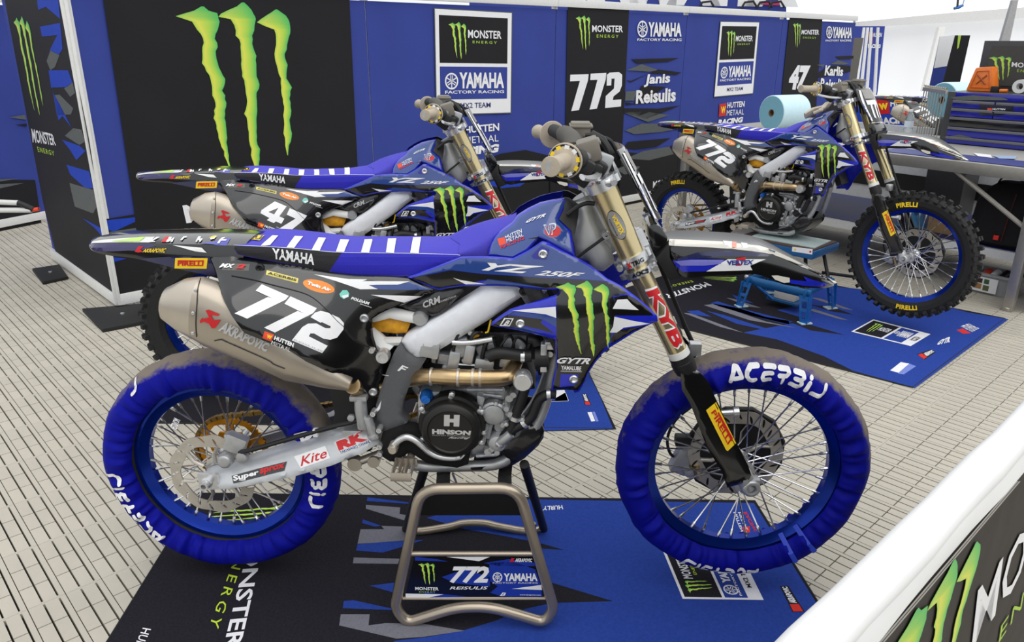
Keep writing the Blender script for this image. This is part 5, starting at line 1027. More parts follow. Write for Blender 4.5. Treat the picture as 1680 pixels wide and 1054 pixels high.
# ================================================================== the other motorcycles: copies with knobbly tyres
tf_me = tyre_mesh('tyre', .347, .262, .050, 44, 1); tr_me = tyre_mesh('tyre', .343, .238, .058, 40, 2)
SKIP = ('tyre_cover', 'cover_lettering', 'strap', 'tyre')
def another(label, loc, yaw, number, group=None):
    r_ = copy_tree(bike, None, SKIP + (('race_number',) if number else ()))
    r_.location = loc; r_.rotation_euler = (0, 0, yaw); r_['label'] = label
    for ch in r_.children:
        n_ = ch.name.split('.')[0]
        if n_ in ('front_wheel', 'rear_wheel'):
            o = link(bpy.data.objects.new('tyre', tf_me if n_ == 'front_wheel' else tr_me), ch); o.location = FAX if n_ == 'front_wheel' else RAX
            for q_ in TYL[n_]: o2 = bpy.data.objects.new('tyre_lettering', q_); link(o2, ch); o2.location = o.location
        if n_ == 'side_panel' and number and ch.data == side.data:
            for m_ in number: q_ = link(bpy.data.objects.new('race_number', m_), ch)
    return r_
TYL = {}
for n_, R_, hw in (('front_wheel', .347, .050), ('rear_wheel', .343, .058)):
    V2, F = text2d('PIRELLI', .05, 0, 1.1); TYL[n_] = []
    for a0 in (-1.45, 1.75):
        P_ = []
        for u, v in V2:
            rm = R_-.060+(v-.5)*.026*(1 if a0 > 0 else -1); a = a0+(u-.5)*.11/.285*(-1 if a0 > 0 else 1); P_.append((rm*cos(a), -hw-.0012, rm*sin(a)))
        me = bpy.data.meshes.new('tyre_lettering'); me.from_pydata(P_, [], [tuple(f) for f in F]); me.materials.append(YEL); TYL[n_].append(me)
# '47' drawn on the same side panel (affine from the second bike's pixels)
A_ = np.array([[470, 332, 1], [338.8, 314, 1], [518.8, 361.8, 1]]); B_ = np.array([[523, 470], [313.5, 431], [597.4, 522]]); AF = np.linalg.solve(A_, B_)
zb2 = lambda L: [tuple(np.array([200+x*440/1656, 150+y*440/1656, 1])@AF) for x, y in L]
four = [(930,727),(1000,755),(955,822),(985,832),(968,868),(935,855),(925,868),(880,850),(895,835),(835,808),(840,790)]; hole = [(935,770),(912,795),(895,790)]
four = [(925,727),(1000,755),(955,822),(988,834),(970,868),(935,855),(922,866),(878,850),(893,836),(835,808),(842,788)]
seven = [(1020,765),(1132,805),(1110,835),(1010,925),(950,905),(1060,828),(1002,808)]
d47 = []
V2, F = cdt([resamp(zb2(four), 12), zb2([(948,768),(922,812),(885,798)])], 9); d47.append(conform('race_number', V2, F, fP[1], WHITE, None).data)
V2, F = cdt([resamp(zb2(seven), 12)], 9); d47.append(conform('race_number', V2, F, fP[1], WHITE, None).data)
for o_ in [o for o in bpy.data.objects if o.name.startswith('race_number') and o.parent is None]: bpy.data.objects.remove(o_)
b2 = another('blue and black motocross bike number 47 with bare knobbly tyres', (-.503, 1.226, -.026), .146, d47)
b3 = another('blue and black motocross bike number 772 with bare tyres raised on a blue lift', (1.889, 3.31, -.016), -.77, None)
b3.rotation_euler = (0, -.02, -.77)
b4 = another('blue and black motocross bike standing behind the tool chest', (4.50, 6.46, -.026), -.441, None)
# ================================================================== banner fence
CBLU = mat('banner_blue_cloth', (56, 70, 148), .7, var=.06, vscale=3, bump=.1, bscale=30, spec=.2)
CBLK = mat('banner_black_cloth', (30, 29, 32), .7, var=.1, vscale=3, bump=.1, bscale=30, spec=.25)
CGRY = mat('banner_grey_print', (92, 96, 96), .7, spec=.2); CBL2 = mat('banner_bright_blue_print', (34, 66, 178), .7, spec=.2); CLIM = mat('banner_lime_print', (170, 205, 70), .6)
FPAN = 1.84; FA = radians(45.3); FD = Vector((cos(FA), sin(FA), 0)); FN = Vector((sin(FA), -cos(FA), 0)); FC = Vector((-1.615, 2.305, 0)); FH = 1.80
def fence_panel(label, o, d, n, w_, h=FH, front=False):
    t = thing('banner_fence_panel', label, 'fence panel', o, 0)
    z0 = .03; cl = MB(); N = 14
    S = [[d*(.0015+(w_-.003)*i/N)+Vector((0, 0, z0+.06+(h-z0-.09)*j/8))+n*(.0015*sin(i*1.7+j*.35)*(1 if 0 < i < N else 0)-.004) for j in range(9)] for i in range(N+1)]
    bk = [[q-n*.006 for q in r_] for r_ in S]; cl.grid(S); cl.grid(bk); cl.grid([S[0], bk[0]]); cl.grid([S[-1], bk[-1]]); c = cl.build('banner', CBLU, t)
    Rm = Matrix((d, n, Vector((0, 0, 1)))).transposed()
    MB().box(d*w_/2+Vector((0, 0, z0+.032)), (w_, .035, .065), Rm).build('bottom_rail', ALUW, t, bevel=.003)
    MB().box(d*w_/2+Vector((0, 0, h+.02)), (w_, .04, .06), Rm).build('top_rail', ALUW, t, bevel=.003)
    for x in (.012, w_-.012): MB().box(d*x-n*.022+Vector((0, 0, h/2+.03)), (.022, .022, h-.05), Rm).build('post', ALUW, t)
    if front: MB().box(d*.006+n*.006+Vector((0, 0, h/2+.02)), (.016, .024, h-.02), Rm).build('corner_post', ALUW, t, bevel=.003)
    return t, c
def ffn(off=0., o=FC, n=FN):
    return lambda p: atpl(p, o+n*(.003+off), n)
PF = []
for k, lb in enumerate(('fence panel with one huge green claw emblem on black', 'blue fence panel with a white framed team sign behind the bike numbered 47', 'fence panel reading 772 and a rider name behind the handlebars', 'blue fence panel with a team sign above the raised bike', 'fence panel reading 47 and a rider name at the end of the fence')):
    PF.append(fence_panel(lb, FC+FD*(FPAN*k), FD, FN, FPAN-.004, front=(k == 0)))
def fdec(k, pl, m, L=0, name='print', o=FC, n=FN, obj=None):
    ob = obj or PF[k][0]; f = ffn(.0015+.0012*L, o, n); V2, F = cdt([resamp(pl, 60)], 60); ob_l = Vector(ob.location)
    return conform(name, V2, F, lambda p: f(p)-ob_l, m, ob)
def ftx(k, s, q, m, L=2, o=FC, n=FN, obj=None, **kw):
    ob = obj or PF[k][0]; f = ffn(.0015+.0012*L, o, n); ol = Vector(ob.location); return text('print_lettering', s, q, lambda p: f(p)-ol, m, ob, **kw)
def fclaw(k, q, L=2, o=FC, n=FN, obj=None):
    ob = obj or PF[k][0]; f = ffn(.0015+.0012*L, o, n); ol = Vector(ob.location); return claw('claw_emblem', q, lambda p: f(p)-ol, ob)
def flogo(k, c, r_, m, ex=(1, 0), ey=(0, 1), L=2):
    ob = PF[k][0]; f = ffn(.0015+.0012*L); ol = Vector(ob.location); return fork_logo('maker_emblem', c, r_, lambda p: f(p)-ol, m, ob, ex, ey)
# panel 0
fdec(0, [(165,-30),(573,-6),(588,300),(594,420),(198,497),(172,360),(221,352)], CBLK)
fclaw(0, [(286,4),(480,4),(480,287),(286,287)])
c0 = lambda L: Z(0, 264, 420/1677, L)
fdec(0, c0([(690,390),(885,370),(885,400),(745,465),(700,450)]), CBL2, 1); fdec(0, c0([(700,468),(890,440),(905,505),(715,520)]), CGRY, 1); fdec(0, c0([(720,630),(830,640),(725,670)]), CBL2, 1)
ftx(0, 'MONSTER', [(299,337),(560,296),(566,338),(306,367)], WHITE)
# panel 1
def jag(k, x0, x1, y0, y1, yb0, yb1, seed):
    rs = random.Random(seed); n = 7; top = [(x0+(x1-x0)*i/n, y0+(y1-y0)*i/n+rs.uniform(-9, 9)) for i in range(n+1)]
    fdec(k, top+[(x1, yb1), (x0, yb0)], CBLK)
    for j in range(4):
        t = rs.uniform(.05, .7); x = x0+(x1-x0)*t; y = y0+(y1-y0)*t+rs.uniform(14, (yb0-y0)*.45); w_ = (x1-x0)*rs.uniform(.15, .3)
        fdec(k, [(x, y), (x+w_*.5, y-7), (x+w_, y-4), (x+w_*.8, y+6), (x+w_*.35, y+9)], CBL2 if j % 2 else CGRY, 1)
jag(1, 619, 903, 285, 250, 412, 366, 3)
def sign(k, q):
    Q = quadmap(q); R_ = lambda u0, u1, t0, t1: [Q((u0, 1-t0)), Q((u1, 1-t0)), Q((u1, 1-t1)), Q((u0, 1-t1))]
    fdec(k, R_(-.012, 1.012, -.01, 1.01), CGRY, 1); fdec(k, R_(0, 1, 0, 1), WHITE, 2); fdec(k, R_(.05, .95, .055, .51), CBLK, 3); fdec(k, R_(.05, .95, .545, .86), CBLU, 3)
    fclaw(k, R_(.17, .41, .115, .47), 4); ftx(k, 'MONSTER', R_(.43, .87, .185, .265), WHITE, 4, bold=.02); ftx(k, 'ENERGY', R_(.49, .81, .29, .315), CLIM, 4, bold=.01, space=1.5)
    ftx(k, 'YAMAHA', R_(.31, .91, .60, .755), WHITE, 4, bold=.04); ftx(k, 'FACTORY RACING', R_(.115, .91, .775, .805), WHITE, 4, bold=.02); ftx(k, 'MX2 TEAM', R_(.32, .73, .895, .945), mat('navy_print', (40, 44, 110), .6), 4, bold=.01)
    c = np.array(Q((.205, 1-.685))); flogo(k, c, 1., WHITE, np.array(Q((.295, 1-.685)))-c, np.array(Q((.205, 1-.605)))-c, 4)
sign(1, [(713.5,14.5),(839.5,21.5),(837.5,184.5),(717,188)])
ftx(1, 'HUTTEN', [(762,208),(819,202),(819,214.5),(763,219)], WHITE, 1, bold=.03); ftx(1, 'METAAL', [(762,225),(818,221),(818,232),(763,236)], WHITE, 1, bold=0.); ftx(1, 'RACING', [(735,244),(819,236),(818,250),(736,258)], WHITE, 1, bold=.06, shear=.1)
fdec(1, [(735,212),(756,210),(757,238),(736,240)], RED, 1); ftx(1, 'W', [(739,216),(753,215),(753,233),(740,234)], YEL, 2, bold=.06)
# panel 2
z8 = lambda L: Z(840, 0, 420/1677, L)
fdec(2, z8([(365,38),(768,58),(722,960),(700,1300),(330,1400),(350,840)]), CBLK)
for m, L in ((CBLK, [(780,388),(1095,380),(1020,405),(820,415)]), (CGRY, [(750,460),(850,420),(960,460),(900,470)]), (CBLK, [(745,525),(780,530),(960,455),(1110,475),(1080,490),(900,480),(780,540)]), (CGRY, [(745,600),(815,595),(800,660),(740,660)]), (CBLK, [(740,670),(800,680),(850,560),(1010,570),(930,620),(1000,660),(750,690)]), (CBLK, [(735,710),(960,712),(1105,690),(880,780),(730,740)]), (CGRY, [(735,740),(850,730),(830,760),(900,735),(1030,755),(890,800)]), (CGRY, [(740,855),(850,810),(1000,810),(1085,845),(980,865),(800,880)]), (CBLK, [(730,970),(760,930),(1040,905),(950,960),(800,980)]), (CGRY, [(745,1040),(860,990),(1030,960),(1060,1010),(900,1050)])): fdec(2, z8(L), m, 1)
jag(2, 900, 1112, 282, 240, 362, 322, 9)
fclaw(2, z8([(415,102),(515,102),(508,328),(428,330)])); ftx(2, 'MONSTER', z8([(525,165),(728,168),(726,212),(525,210)]), WHITE, bold=.02); ftx(2, 'ENERGY', z8([(555,225),(698,229),(697,248),(554,246)]), CLIM, bold=.01, space=1.5)
for L in ([(382,490),(502,486),(498,525),(438,722),(388,728),(445,530),(380,533)], [(515,483),(618,478),(614,520),(556,712),(508,718),(560,523),(512,525)], [(622,490),(640,476),(700,472),(722,490),(720,560),(705,600),(665,632),(660,655),(716,652),(714,698),(610,708),(614,630),(668,580),(672,515),(652,516),(650,560),(620,562)]): fdec(2, z8(L), WHITE, 2, 'race_number')
ftx(2, 'Janis', z8([(878,488),(1038,478),(1034,560),(862,572)]), WHITE, 3, bold=.035); ftx(2, 'Reisulis', z8([(815,592),(1075,575),(1072,665),(810,682)]), WHITE, 3, bold=.035)
ftx(2, 'YAMAHA', z8([(895,145),(1112,150),(1110,240),(892,240)]), WHITE, bold=.04); ftx(2, 'FACTORY RACING', z8([(822,252),(1112,252),(1110,270),(820,268)]), WHITE, bold=.02); flogo(2, z8([(855,190)])[0], 8.4, WHITE, (1, 0), (0, 1.65))
ftx(2, 'MOUN', [(1071,298),(1099,292),(1099,303),(1071,309)], WHITE, 2, bold=.03, shear=.1)
# panel 3
jag(3, 1111, 1262, 243, 212, 320, 290, 5)
sign(3, [(1182.5,36),(1245.5,37),(1235,153),(1172,158.5)])
fdec(3, z8([(1360,682),(1405,676),(1400,760),(1355,765)]), RED, 1); ftx(3, 'W', z8([(1370,700),(1400,695),(1398,740),(1368,745)]), YEL, 2, bold=.06); ftx(3, 'HUTTEN', z8([(1412,672),(1525,662),(1522,700),(1410,710)]), WHITE, 2, bold=.03); ftx(3, 'METAAL', z8([(1408,722),(1520,715),(1518,750),(1406,758)]), WHITE, 2, bold=.0); ftx(3, 'RACING', z8([(1352,785),(1515,765),(1510,802),(1348,822)]), WHITE, 2, bold=.06, shear=.1)
# panel 4
z9 = lambda L: Z(1260, 0, 420/1677, L)
fdec(4, z9([(142,108),(358,112),(320,640),(300,1000),(60,1050),(95,560)]), CBLK)
fclaw(4, z9([(162,150),(218,150),(205,310),(165,315)])); ftx(4, 'MONSTER', z9([(222,195),(335,195),(333,228),(218,225)]), WHITE, bold=.02); ftx(4, 'ENERGY', z9([(230,240),(315,242),(314,256),(230,253)]), CLIM, bold=0., space=1.4)
ftx(4, '47', z9([(150,428),(280,428),(245,600),(130,590)]), WHITE, 3, bold=.06, shear=.05); ftx(4, 'Karlis', z9([(378,428),(495,438),(490,500),(370,495)]), WHITE, 3, bold=.035); ftx(4, 'Reisulis', z9([(348,512),(502,518),(495,600),(340,595)]), WHITE, 3, bold=.035)
ftx(4, 'YAMAHA', z9([(425,175),(555,182),(548,250),(420,250)]), WHITE, bold=.04); ftx(4, 'FACTORY RACING', z9([(378,260),(546,258),(545,272),(376,272)]), WHITE, bold=.02); flogo(4, z9([(402,212)])[0], 5.6, WHITE, (.9, 0), (0, 1.8))
for m, L in ((CBLK, [(440,370),(560,365),(560,385),(470,388)]), (CGRY, [(320,425),(370,420),(360,440)]), (CGRY, [(410,420),(460,395),(530,415),(500,425)]), (CBLK, [(310,490),(400,430),(540,430),(540,470),(330,510)]), (CBLK, [(320,720),(500,640),(560,700),(400,760)])): fdec(4, z9(L), m, 1)
# return panel and the one beyond
RD = Vector((-FN.x, -FN.y, 0)); RN = Vector((-FD.x, -FD.y, 0))
rp, _ = fence_panel('narrow black fence panel with green claw emblem, running away from the corner', FC, RD, RN, 1.45, front=True)
rdec = lambda pl, m, L=0: fdec(0, pl, m, L, o=FC, n=RN, obj=rp)
z0 = lambda L: Z(0, 0, 420/1677, L)
rdec([(2,-30),(94,-35),(146,232),(186,492),(94,425),(70,330)], CBLK)
for m, L in ((CBL2, [(240,-20),(380,-20),(395,125),(300,45),(250,65)]), (CBL2, [(262,175),(395,150),(410,320),(385,360),(325,330),(375,230),(275,240)]), (CGRY, [(330,330),(390,360),(360,440),(330,460),(305,400)]), (CBL2, [(318,460),(445,460),(475,540),(440,570),(335,575)]), (CGRY, [(420,580),(475,540),(492,610),(460,635)]), (CBL2, [(345,600),(350,620),(370,740),(385,790),(410,760),(470,840),(400,700)]), (CGRY, [(350,625),(390,620),(480,710),(465,750),(372,755)]), (CGRY, [(425,890),(480,840),(535,850),(555,930),(520,950)]), (CBL2, [(405,915),(520,955),(560,990),(500,1050),(460,985)])): rdec(z0(L), m, 1)
for m, L in ((CBL2, [(435,25),(585,70),(610,180),(560,180),(460,90)]), (CGRY, [(455,145),(610,190),(635,300),(610,345),(490,300)]), (CBL2, [(540,375),(660,440),(672,500),(620,440)])): rdec(c0(L), m, 1)
fclaw(0, [(20,24),(47,27),(73,205),(40,150)] if False else z0([(82,98),(185,112),(300,770),(165,720)]), 2, FC, RN, rp)
ftx(0, 'MONSTER', z0([(205,842),(350,880),(368,955),(215,935)]), WHITE, 2, FC, RN, rp, bold=.02); ftx(0, 'ENERGY', z0([(242,960),(352,990),(358,1022),(250,995)]), CLIM, 2, FC, RN, rp, bold=.01, space=1.3)
LA, LB_ = Vector((-4.05, 3.27, 0)), Vector((-3.15, 5.3, 0)); LD = (LB_-LA).normalized(); LN = Vector((LD.y, -LD.x, 0))
lp, _ = fence_panel('blue and black fence panel far behind the corner, beside the white tubes', LA, LD, LN, (LB_-LA).length)
fdec(0, z0([(-200,1180),(230,1180),(300,1650),(-200,1680)]), CBLK, 0, o=LA, n=LN, obj=lp)
for m, L in ((CGRY, [(0,1175),(130,1170),(0,1190)]), (CGRY, [(-60,1210),(160,1200),(0,1235)]), (CGRY, [(60,770),(160,752),(175,785)]), (CBLK, [(100,818),(175,810),(175,830)])): fdec(0, z0(L), m, 1, o=LA, n=LN, obj=lp)
# rubber foot plates
for lb, q in (('black rubber foot plate under the fence corner', [(135,509),(168,543),(262,525),(240,500)]), ('black rubber foot plate under the narrow fence panel', [(53,443),(70,465),(112,456),(98,436)])):
    P_ = [atz(p, .012) for p in q]; b = MB(); b.prism([Vector((p.x, p.y, .0006)) for p in P_], (0, 0, .022)); o = b.build('foot_plate', RUBBER, None, bevel=.004); tag(o, lb, 'base plate')
    c = sum((Vector((p.x, p.y, .0226)) for p in P_), Vector())/4; MB().lathe([(0, .012), (.008, .012), (.01, .006)], c, (0, 0, 1), 10).build('spigot', POL, o)
b = thing('tubular_cart', 'white tubular frame end by the far left fence panel', 'cart', Vector((-3.3, 3.2, 0)))
bl = Vector(b.location)
for zz, q0, q1 in ((.33, (-40, 330), (30, 333)), (.2, (-40, 345), (52, 345))):
    MB().tube([aty(q0, 3.3)-bl, aty(q1, 3.3)-bl], .018, 10).build('rail', ALUW, b)
MB().tube([aty((30, 333), 3.3)-bl, aty((42, 338), 3.3)-bl, aty((55, 344), 3.3)-bl], .02, 10).build('joint', MBLACK, b); MB().tube([aty((52, 345), 3.3)-bl, aty((64, 343), 3.3)-bl], .014, 8).build('end_plug', ORR, b)
for x in (-60, -20): p = aty((x, 345), 3.3); MB().tube([Vector((p.x, p.y, 0))-bl, p-bl], .014, 8).build('leg', ALUW, b)
# foreground barrier
BZ = 1.0; bp0, bp1 = atz((1345, 1050), BZ), atz((1680, 700), BZ); BD = (bp1-bp0).normalized(); BD.z = 0; BN = Vector((BD.y, -BD.x, 0)); BS = bp0-BD*.1
bar_ = thing('crowd_barrier', 'barrier with white sleeve on top and black banner with green claw emblem', 'barrier', Vector((BS.x, BS.y, 0)))
bl = Vector(bar_.location); Lb = 1.9
SLV = mat('white_vinyl_sleeve', (238, 238, 238), .45, var=.02, vscale=8, bump=.2, bscale=20)
MB().tube([Vector((0, 0, BZ))+BD*(Lb*i/24)+Vector((0, 0, .0015*sin(i*1.3))) for i in range(25)], [(.0235+.0008*sin(i*2.1)) for i in range(25)], 18).build('top_sleeve', SLV, bar_)
b = MB(); S = []
for i in range(31):
    x = Lb*i/30; S.append([BD*x+BN*(.0215+.001*sin(i*1.2))+Vector((0, 0, BZ-.002)), BD*x+BN*(.0255+.001*sin(i*1.2))+Vector((0, 0, BZ-.02)), BD*x+BN*(.0255+.0015*sin(i*.8))+Vector((0, 0, BZ-.034+.0012*sin(i*1.9)))])
b.grid(S); b.grid([[q-BN*.002 for q in r_] for r_ in S]); b.build('sleeve_hem', SLV, bar_)
b = MB(); b.prism([BD*0+BN*.021+Vector((0, 0, .12)), BD*Lb+BN*.021+Vector((0, 0, .12)), BD*Lb+BN*.021+Vector((0, 0, BZ-.005)), BN*.021+Vector((0, 0, BZ-.005))], -BN*.004)
b.build('banner', mat('barrier_banner_charcoal', (66, 62, 58), .75, var=.08, vscale=20, spec=.2), bar_)
for x in (.03, Lb-.03):
    MB().tube([BD*x+Vector((0, 0, .02)), BD*x+Vector((0, 0, BZ))], .018, 12).build('post', ALUW, bar_); MB().tube([BD*x-BN*.25+Vector((0, 0, .016)), BD*x+BN*.25+Vector((0, 0, .016))], .015, 10).build('foot', ALUW, bar_)
MB().tube([Vector((0, 0, .1)), BD*Lb+Vector((0, 0, .1))], .016, 10).build('bottom_tube', ALUW, bar_)
bf = lambda off: (lambda p: atpl(p, bl+BN*(.0225+off), BN)-bl)
zq = lambda L: Z(1260, 790, 420/1677, L)
V2, F = cdt([resamp(zq([(730,1054),(745,1054),(1640,0),(1628,0)]), 40)]); conform('stitching', V2, F, bf(.0005), mat('stitch_grey', (170, 166, 160), .7), bar_); V2, F = cdt([resamp(zq([(752,1054),(765,1054),(1655,0),(1645,0)]), 40)]); conform('stitching', V2, F, bf(.0005), mat('stitch_grey', (170, 166, 160), .7), bar_)
# upright emblem and lettering on the banner (metres along the barrier, metres below the top)
bpl = lambda p: BD*(float(p[0])+.1)+BN*.0238+Vector((0, 0, BZ-float(p[1])))
s0_ = .197-(332-286)*.0016; claw('claw_emblem', [(s0_, .054), (s0_+.309, .054), (s0_+.309, .506), (s0_, .506)], bpl, bar_)
text('print_lettering', 'MONSTER', [(.47, .19), (1.22, .19), (1.28, .335), (.53, .335)], bpl, WHITE, bar_, .01); text('print_lettering', 'ENERGY', [(.715, .40), (1.15, .40), (1.17, .45), (.735, .45)], bpl, CLIM, bar_, 0., 0, 1.25)
# ================================================================== work table, tool chest and things around it
TU = Vector((cos(radians(-49)), sin(radians(-49)), 0)); TV = Vector((-TU.y, TU.x, 0)); T0 = Vector((3.38, 2.97, 0)); TZ = .85; TR = Matrix((TU, TV, Vector((0, 0, 1)))).transposed()
GTOP = mat('grey_table_top', (168, 166, 160), .5, .3, var=.05); GALU = mat('brushed_aluminium', (176, 172, 164), .4, .8, var=.05); NAVY = mat('navy_vinyl', (44, 52, 120), .5)
tp = lambda s, d, z: TU*s+TV*d+Vector((0, 0, z))
tb = thing('work_table', 'long grey work table with aluminium legs behind the raised bike', 'table', T0)
MB().box(tp(-.65, .66, TZ-.02), (2.9, 1.32, .04), TR).build('table_top', GTOP, tb, bevel=.004)
MB().box(tp(-.65, -.004, TZ-.035), (2.9, .012, .07), TR).build('front_edge', GALU, tb, bevel=.003)
for s, d in ((.50, .03), (-2.05, .03), (-2.05, 1.3), (.72, 1.3)): MB().box(tp(s, d, TZ/2-.02), (.055, .05, TZ-.045), TR).build('leg', GALU, tb, bevel=.004)
for s in (.50,): MB().lathe([(0, .03), (.02, .03), (.03, .02)], tp(s, .03, 0), (0, 0, 1), 14).build('foot', GALU, tb)
MB().tube([tp(.02, .03, TZ-.05), tp(.5, .03, .5)], .014, 8).build('brace', GALU, tb)
MB().box(tp(.60, .30, .43), (.012, .5, .8), TR).build('side_skirt', NAVY, tb)
MB().box(tp(-.55, .75, .29), (2.5, .95, .03), TR).build('shelf', NAVY, tb); MB().box(tp(-.55, .26, .275), (2.5, .03, .055), TR).build('shelf_edge', ALUW, tb)
bk_ = MB(); bk_.box(tp(-.75, 1.95, .42), (3.6, .02, .84), TR); sk = bk_.build('back_board', mat('grey_board', (206, 208, 212), .6), tb)
for s in (-.55, .05, .35): MB().box(tp(s, 1.936, .43), (.008, .006, .82), TR).build('board_seam', MBLACK, tb)
MB().box(tp(-.7, 1.934, .36), (3.2, .006, .14), TR).build('board_band', MBLACK, tb)
o = MB().box(T0+tp(.2, .16, TZ+.003), (1.3, .26, .004), TR).build('table_runner', NAVY); tag(o, 'blue printed runner along the front of the work table', 'table runner')
for q, m in (([(1597,251),(1625,254),(1628,259),(1604,256)], WHITE), ([(1628,255),(1668,256),(1666,261),(1640,260)], mat('pale_print', (150, 170, 200), .5))): decal('print', q, lambda p: atz(p, TZ+.0058), m, o, 40)
# tool chest
cb = atz((1539, 233.6), TZ); CW, CDp, CHt = .92, .42, .352; cc_ = cb
chest = thing('tool_chest', 'blue and dark grey tool chest with rows of drawers and open lid', 'tool chest', Vector((cb.x, cb.y, TZ+.0005)))
CK = mat('chest_dark_grey', (70, 70, 72), .4, .3); HND = mat('drawer_handle_grey', (112, 112, 114), .35, .4); DRB = mat('drawer_blue', (20, 26, 150), .25, coat=.6)
lp_ = lambda s, d, z: TU*s+TV*d+Vector((0, 0, z))
MB().box(lp_(CW/2, CDp/2+.01, CHt/2), (CW, CDp, CHt), TR).build('case', CK, chest, bevel=.004)
MB().box(lp_(CW/2+.02, -.004, CHt-.022), (CW-.08, .014, .044), TR).build('top_panel', DRB, chest, bevel=.002)
hs = [(.300, .250, 3), (.246, .190, 3), (.186, .122, 1), (.118, .055, 1), (.052, .006, 1)]
for z1, z0_, nn in hs:
    W_ = (CW-.08)/nn
    for k in range(nn):
        s0 = .05+k*W_+W_/2; d_ = MB().box(lp_(s0, -.006, (z1+z0_)/2), (W_-.006, .02, z1-z0_), TR).build('drawer', DRB if z1 != .186 else BLACK, chest, bevel=.002)
        MB().box(lp_(s0, -.020, z1-.010), (W_-.01, .014, .018), TR).build('drawer_handle', HND, d_, bevel=.004)
lid = MB().box(lp_(CW/2, CDp+.035, CHt+.17), (CW, .03, .34), TR).build('lid', CK, chest, bevel=.004); 
MB().box(lp_(CW/2+.01, CDp+.018, CHt+.17), (CW-.1, .006, .27), TR).build('lid_lining', mat('lid_lining_lit_grey', (66, 66, 64), .7), lid)  # lighter grey: the light on the lining is put into its colour
for s_ in (CW-.012,): MB().box(lp_(s_, CDp*.75, CHt+.12), (.016, CDp*.5, .24), TR).build('lid_cheek', CK, lid)
co = Vector(chest.location); lf = lambda off: (lambda p: atpl(p, co+lp_(0, CDp+.0145-off, 0), TV)-co)
z10 = lambda L: Z(1380, 0, 300/1680, L)
claw('claw_emblem', z10([(1350,515),(1575,515),(1530,740),(1390,745)]), lf(.001), lid); text('print_lettering', 'MONSTER', z10([(1570,570),(1900,590),(1890,640),(1565,615)]), lf(.001), WHITE, lid, .02); text('print_lettering', 'ENERGY', z10([(1620,635),(1830,650),(1828,675),(1616,662)]), lf(.001), CLIM, lid, 0., 0, 1.3)
z11 = lambda L: Z(1350, 100, 330/1581, L); cfn = lambda off: (lambda p: atpl(p, co+lp_(0, -.0165-off, 0), TV)-co)
decal('print', z11([(1230,340),(1500,355),(1490,410),(1400,428),(1230,428)]), cfn(.0005), BLACK, chest, 40); decal('print', z11([(1292,372),(1328,372),(1328,400),(1292,400)]), cfn(.001), ORR, chest, 40); text('print_lettering', 'HUTTEN', z11([(1335,372),(1435,375),(1432,388),(1333,386)]), cfn(.001), WHITE, chest, .03); text('print_lettering', 'METAAL', z11([(1335,392),(1425,396),(1422,408),(1333,405)]), cfn(.001), WHITE, chest, .0)
decal('print', z11([(1000,285),(1180,270),(1420,290),(1460,308),(1050,308)]), cfn(.0005), CGRY, chest, 40); decal('print', z11([(930,600),(1080,580),(1180,605)]), cfn(.0005), CGRY, chest, 40)
# orange case and small tools on the chest
ct = CHt+.0005; op = lambda q: atpl(q, co+lp_(0, CDp*.45, 0), TV)
pq = [op(q) for q in z10([(1148,797),(1235,622),(1392,612),(1412,797)])]
zmin = TZ+CHt+.001; pq = [Vector((p.x, p.y, max(p.z, zmin))) for p in pq]; pq[0].z = pq[3].z = zmin
b = MB(); b.prism(pq, TV*.10); oc = b.build('orange_case', mat('orange_plastic', (232, 120, 34), .4, coat=.3), None, bevel=.012); tag(oc, 'orange plastic case standing on the tool chest', 'case')
cen = sum(pq, Vector())/4; ins = [cen+(p-cen)*.68-TV*.003 for p in pq]; b = MB(); b.tube(ins, .0035, 6, closed=True); b.build('moulded_rib', mat('orange_rib', (206, 96, 24), .4), oc)
for sg in (1, -1): MB().tube([cen+TU*.03-TV*.003+Vector((0, 0, .03*sg)), cen-TU*.03-TV*.003-Vector((0, 0, .03*sg))], .006, 6).build('cross_mark', mat('dark_orange', (170, 80, 24), .5), oc)
p = op(z10([(1470,775)])[0]); p.z = zmin+.0; tg = thing('small_tool', 'small orange and black tool beside the orange case', 'tool', p); MB().tube([Vector((0, 0, .012)), TU*.05+Vector((0, 0, .014))], .012, 10).build('handle', mat('orange_plastic', (232, 120, 34), .4), tg); MB().box(-TU*.03+Vector((0, 0, .02)), (.05, .04, .04), TR).build('head', MBLACK, tg, bevel=.004)
p = op(z10([(1650,790)])[0]); p.z = zmin; ro = thing('tape_roll', 'white tape roll on the tool chest', 'tape', p); MB().lathe([(0, .022), (0, .045), (.05, .045), (.05, .022), (0, .022)], TV*-.02+Vector((0, 0, .046)), TV, 24, cap=False).build('tape', ALUW, ro)
# wire rack hung at the chest's left side
rk0 = atz((1502, 222), TZ); rk = thing('wire_rack', 'grey wire rack with hanging hooks at the left end of the tool chest', 'rack', Vector((rk0.x, rk0.y, TZ+.0005)))
rd = (cb-Vector((rk0.x, rk0.y, TZ))); rd.z = 0; rl = rd.length*.97; rd.normalize()
MB().tube([Vector((0, 0, .01)), rd*rl+Vector((0, 0, .01))], .006, 8).build('bottom_bar', GALU, rk)
MB().box(rd*rl/2+Vector((0, 0, .345)), (rl, .02, .025), Matrix((rd, rd.cross(Vector((0, 0, 1)))*-1, Vector((0, 0, 1)))).transposed()).build('top_bar', GALU, rk)
for k in range(9): x = rl*(k+.3)/9; MB().tube([rd*x+Vector((0, 0, .01)), rd*x+Vector((0, 0, .34))], .004, 6).build('wire', GALU, rk)
for k in range(12): x = rl*(k+.5)/12; MB().tube([rd*x+Vector((0, 0, .358)), rd*x+Vector((0, 0, .368)), rd*x-TV*.02+Vector((0, 0, .374))], .006, 6).build('hook', GALU, rk)
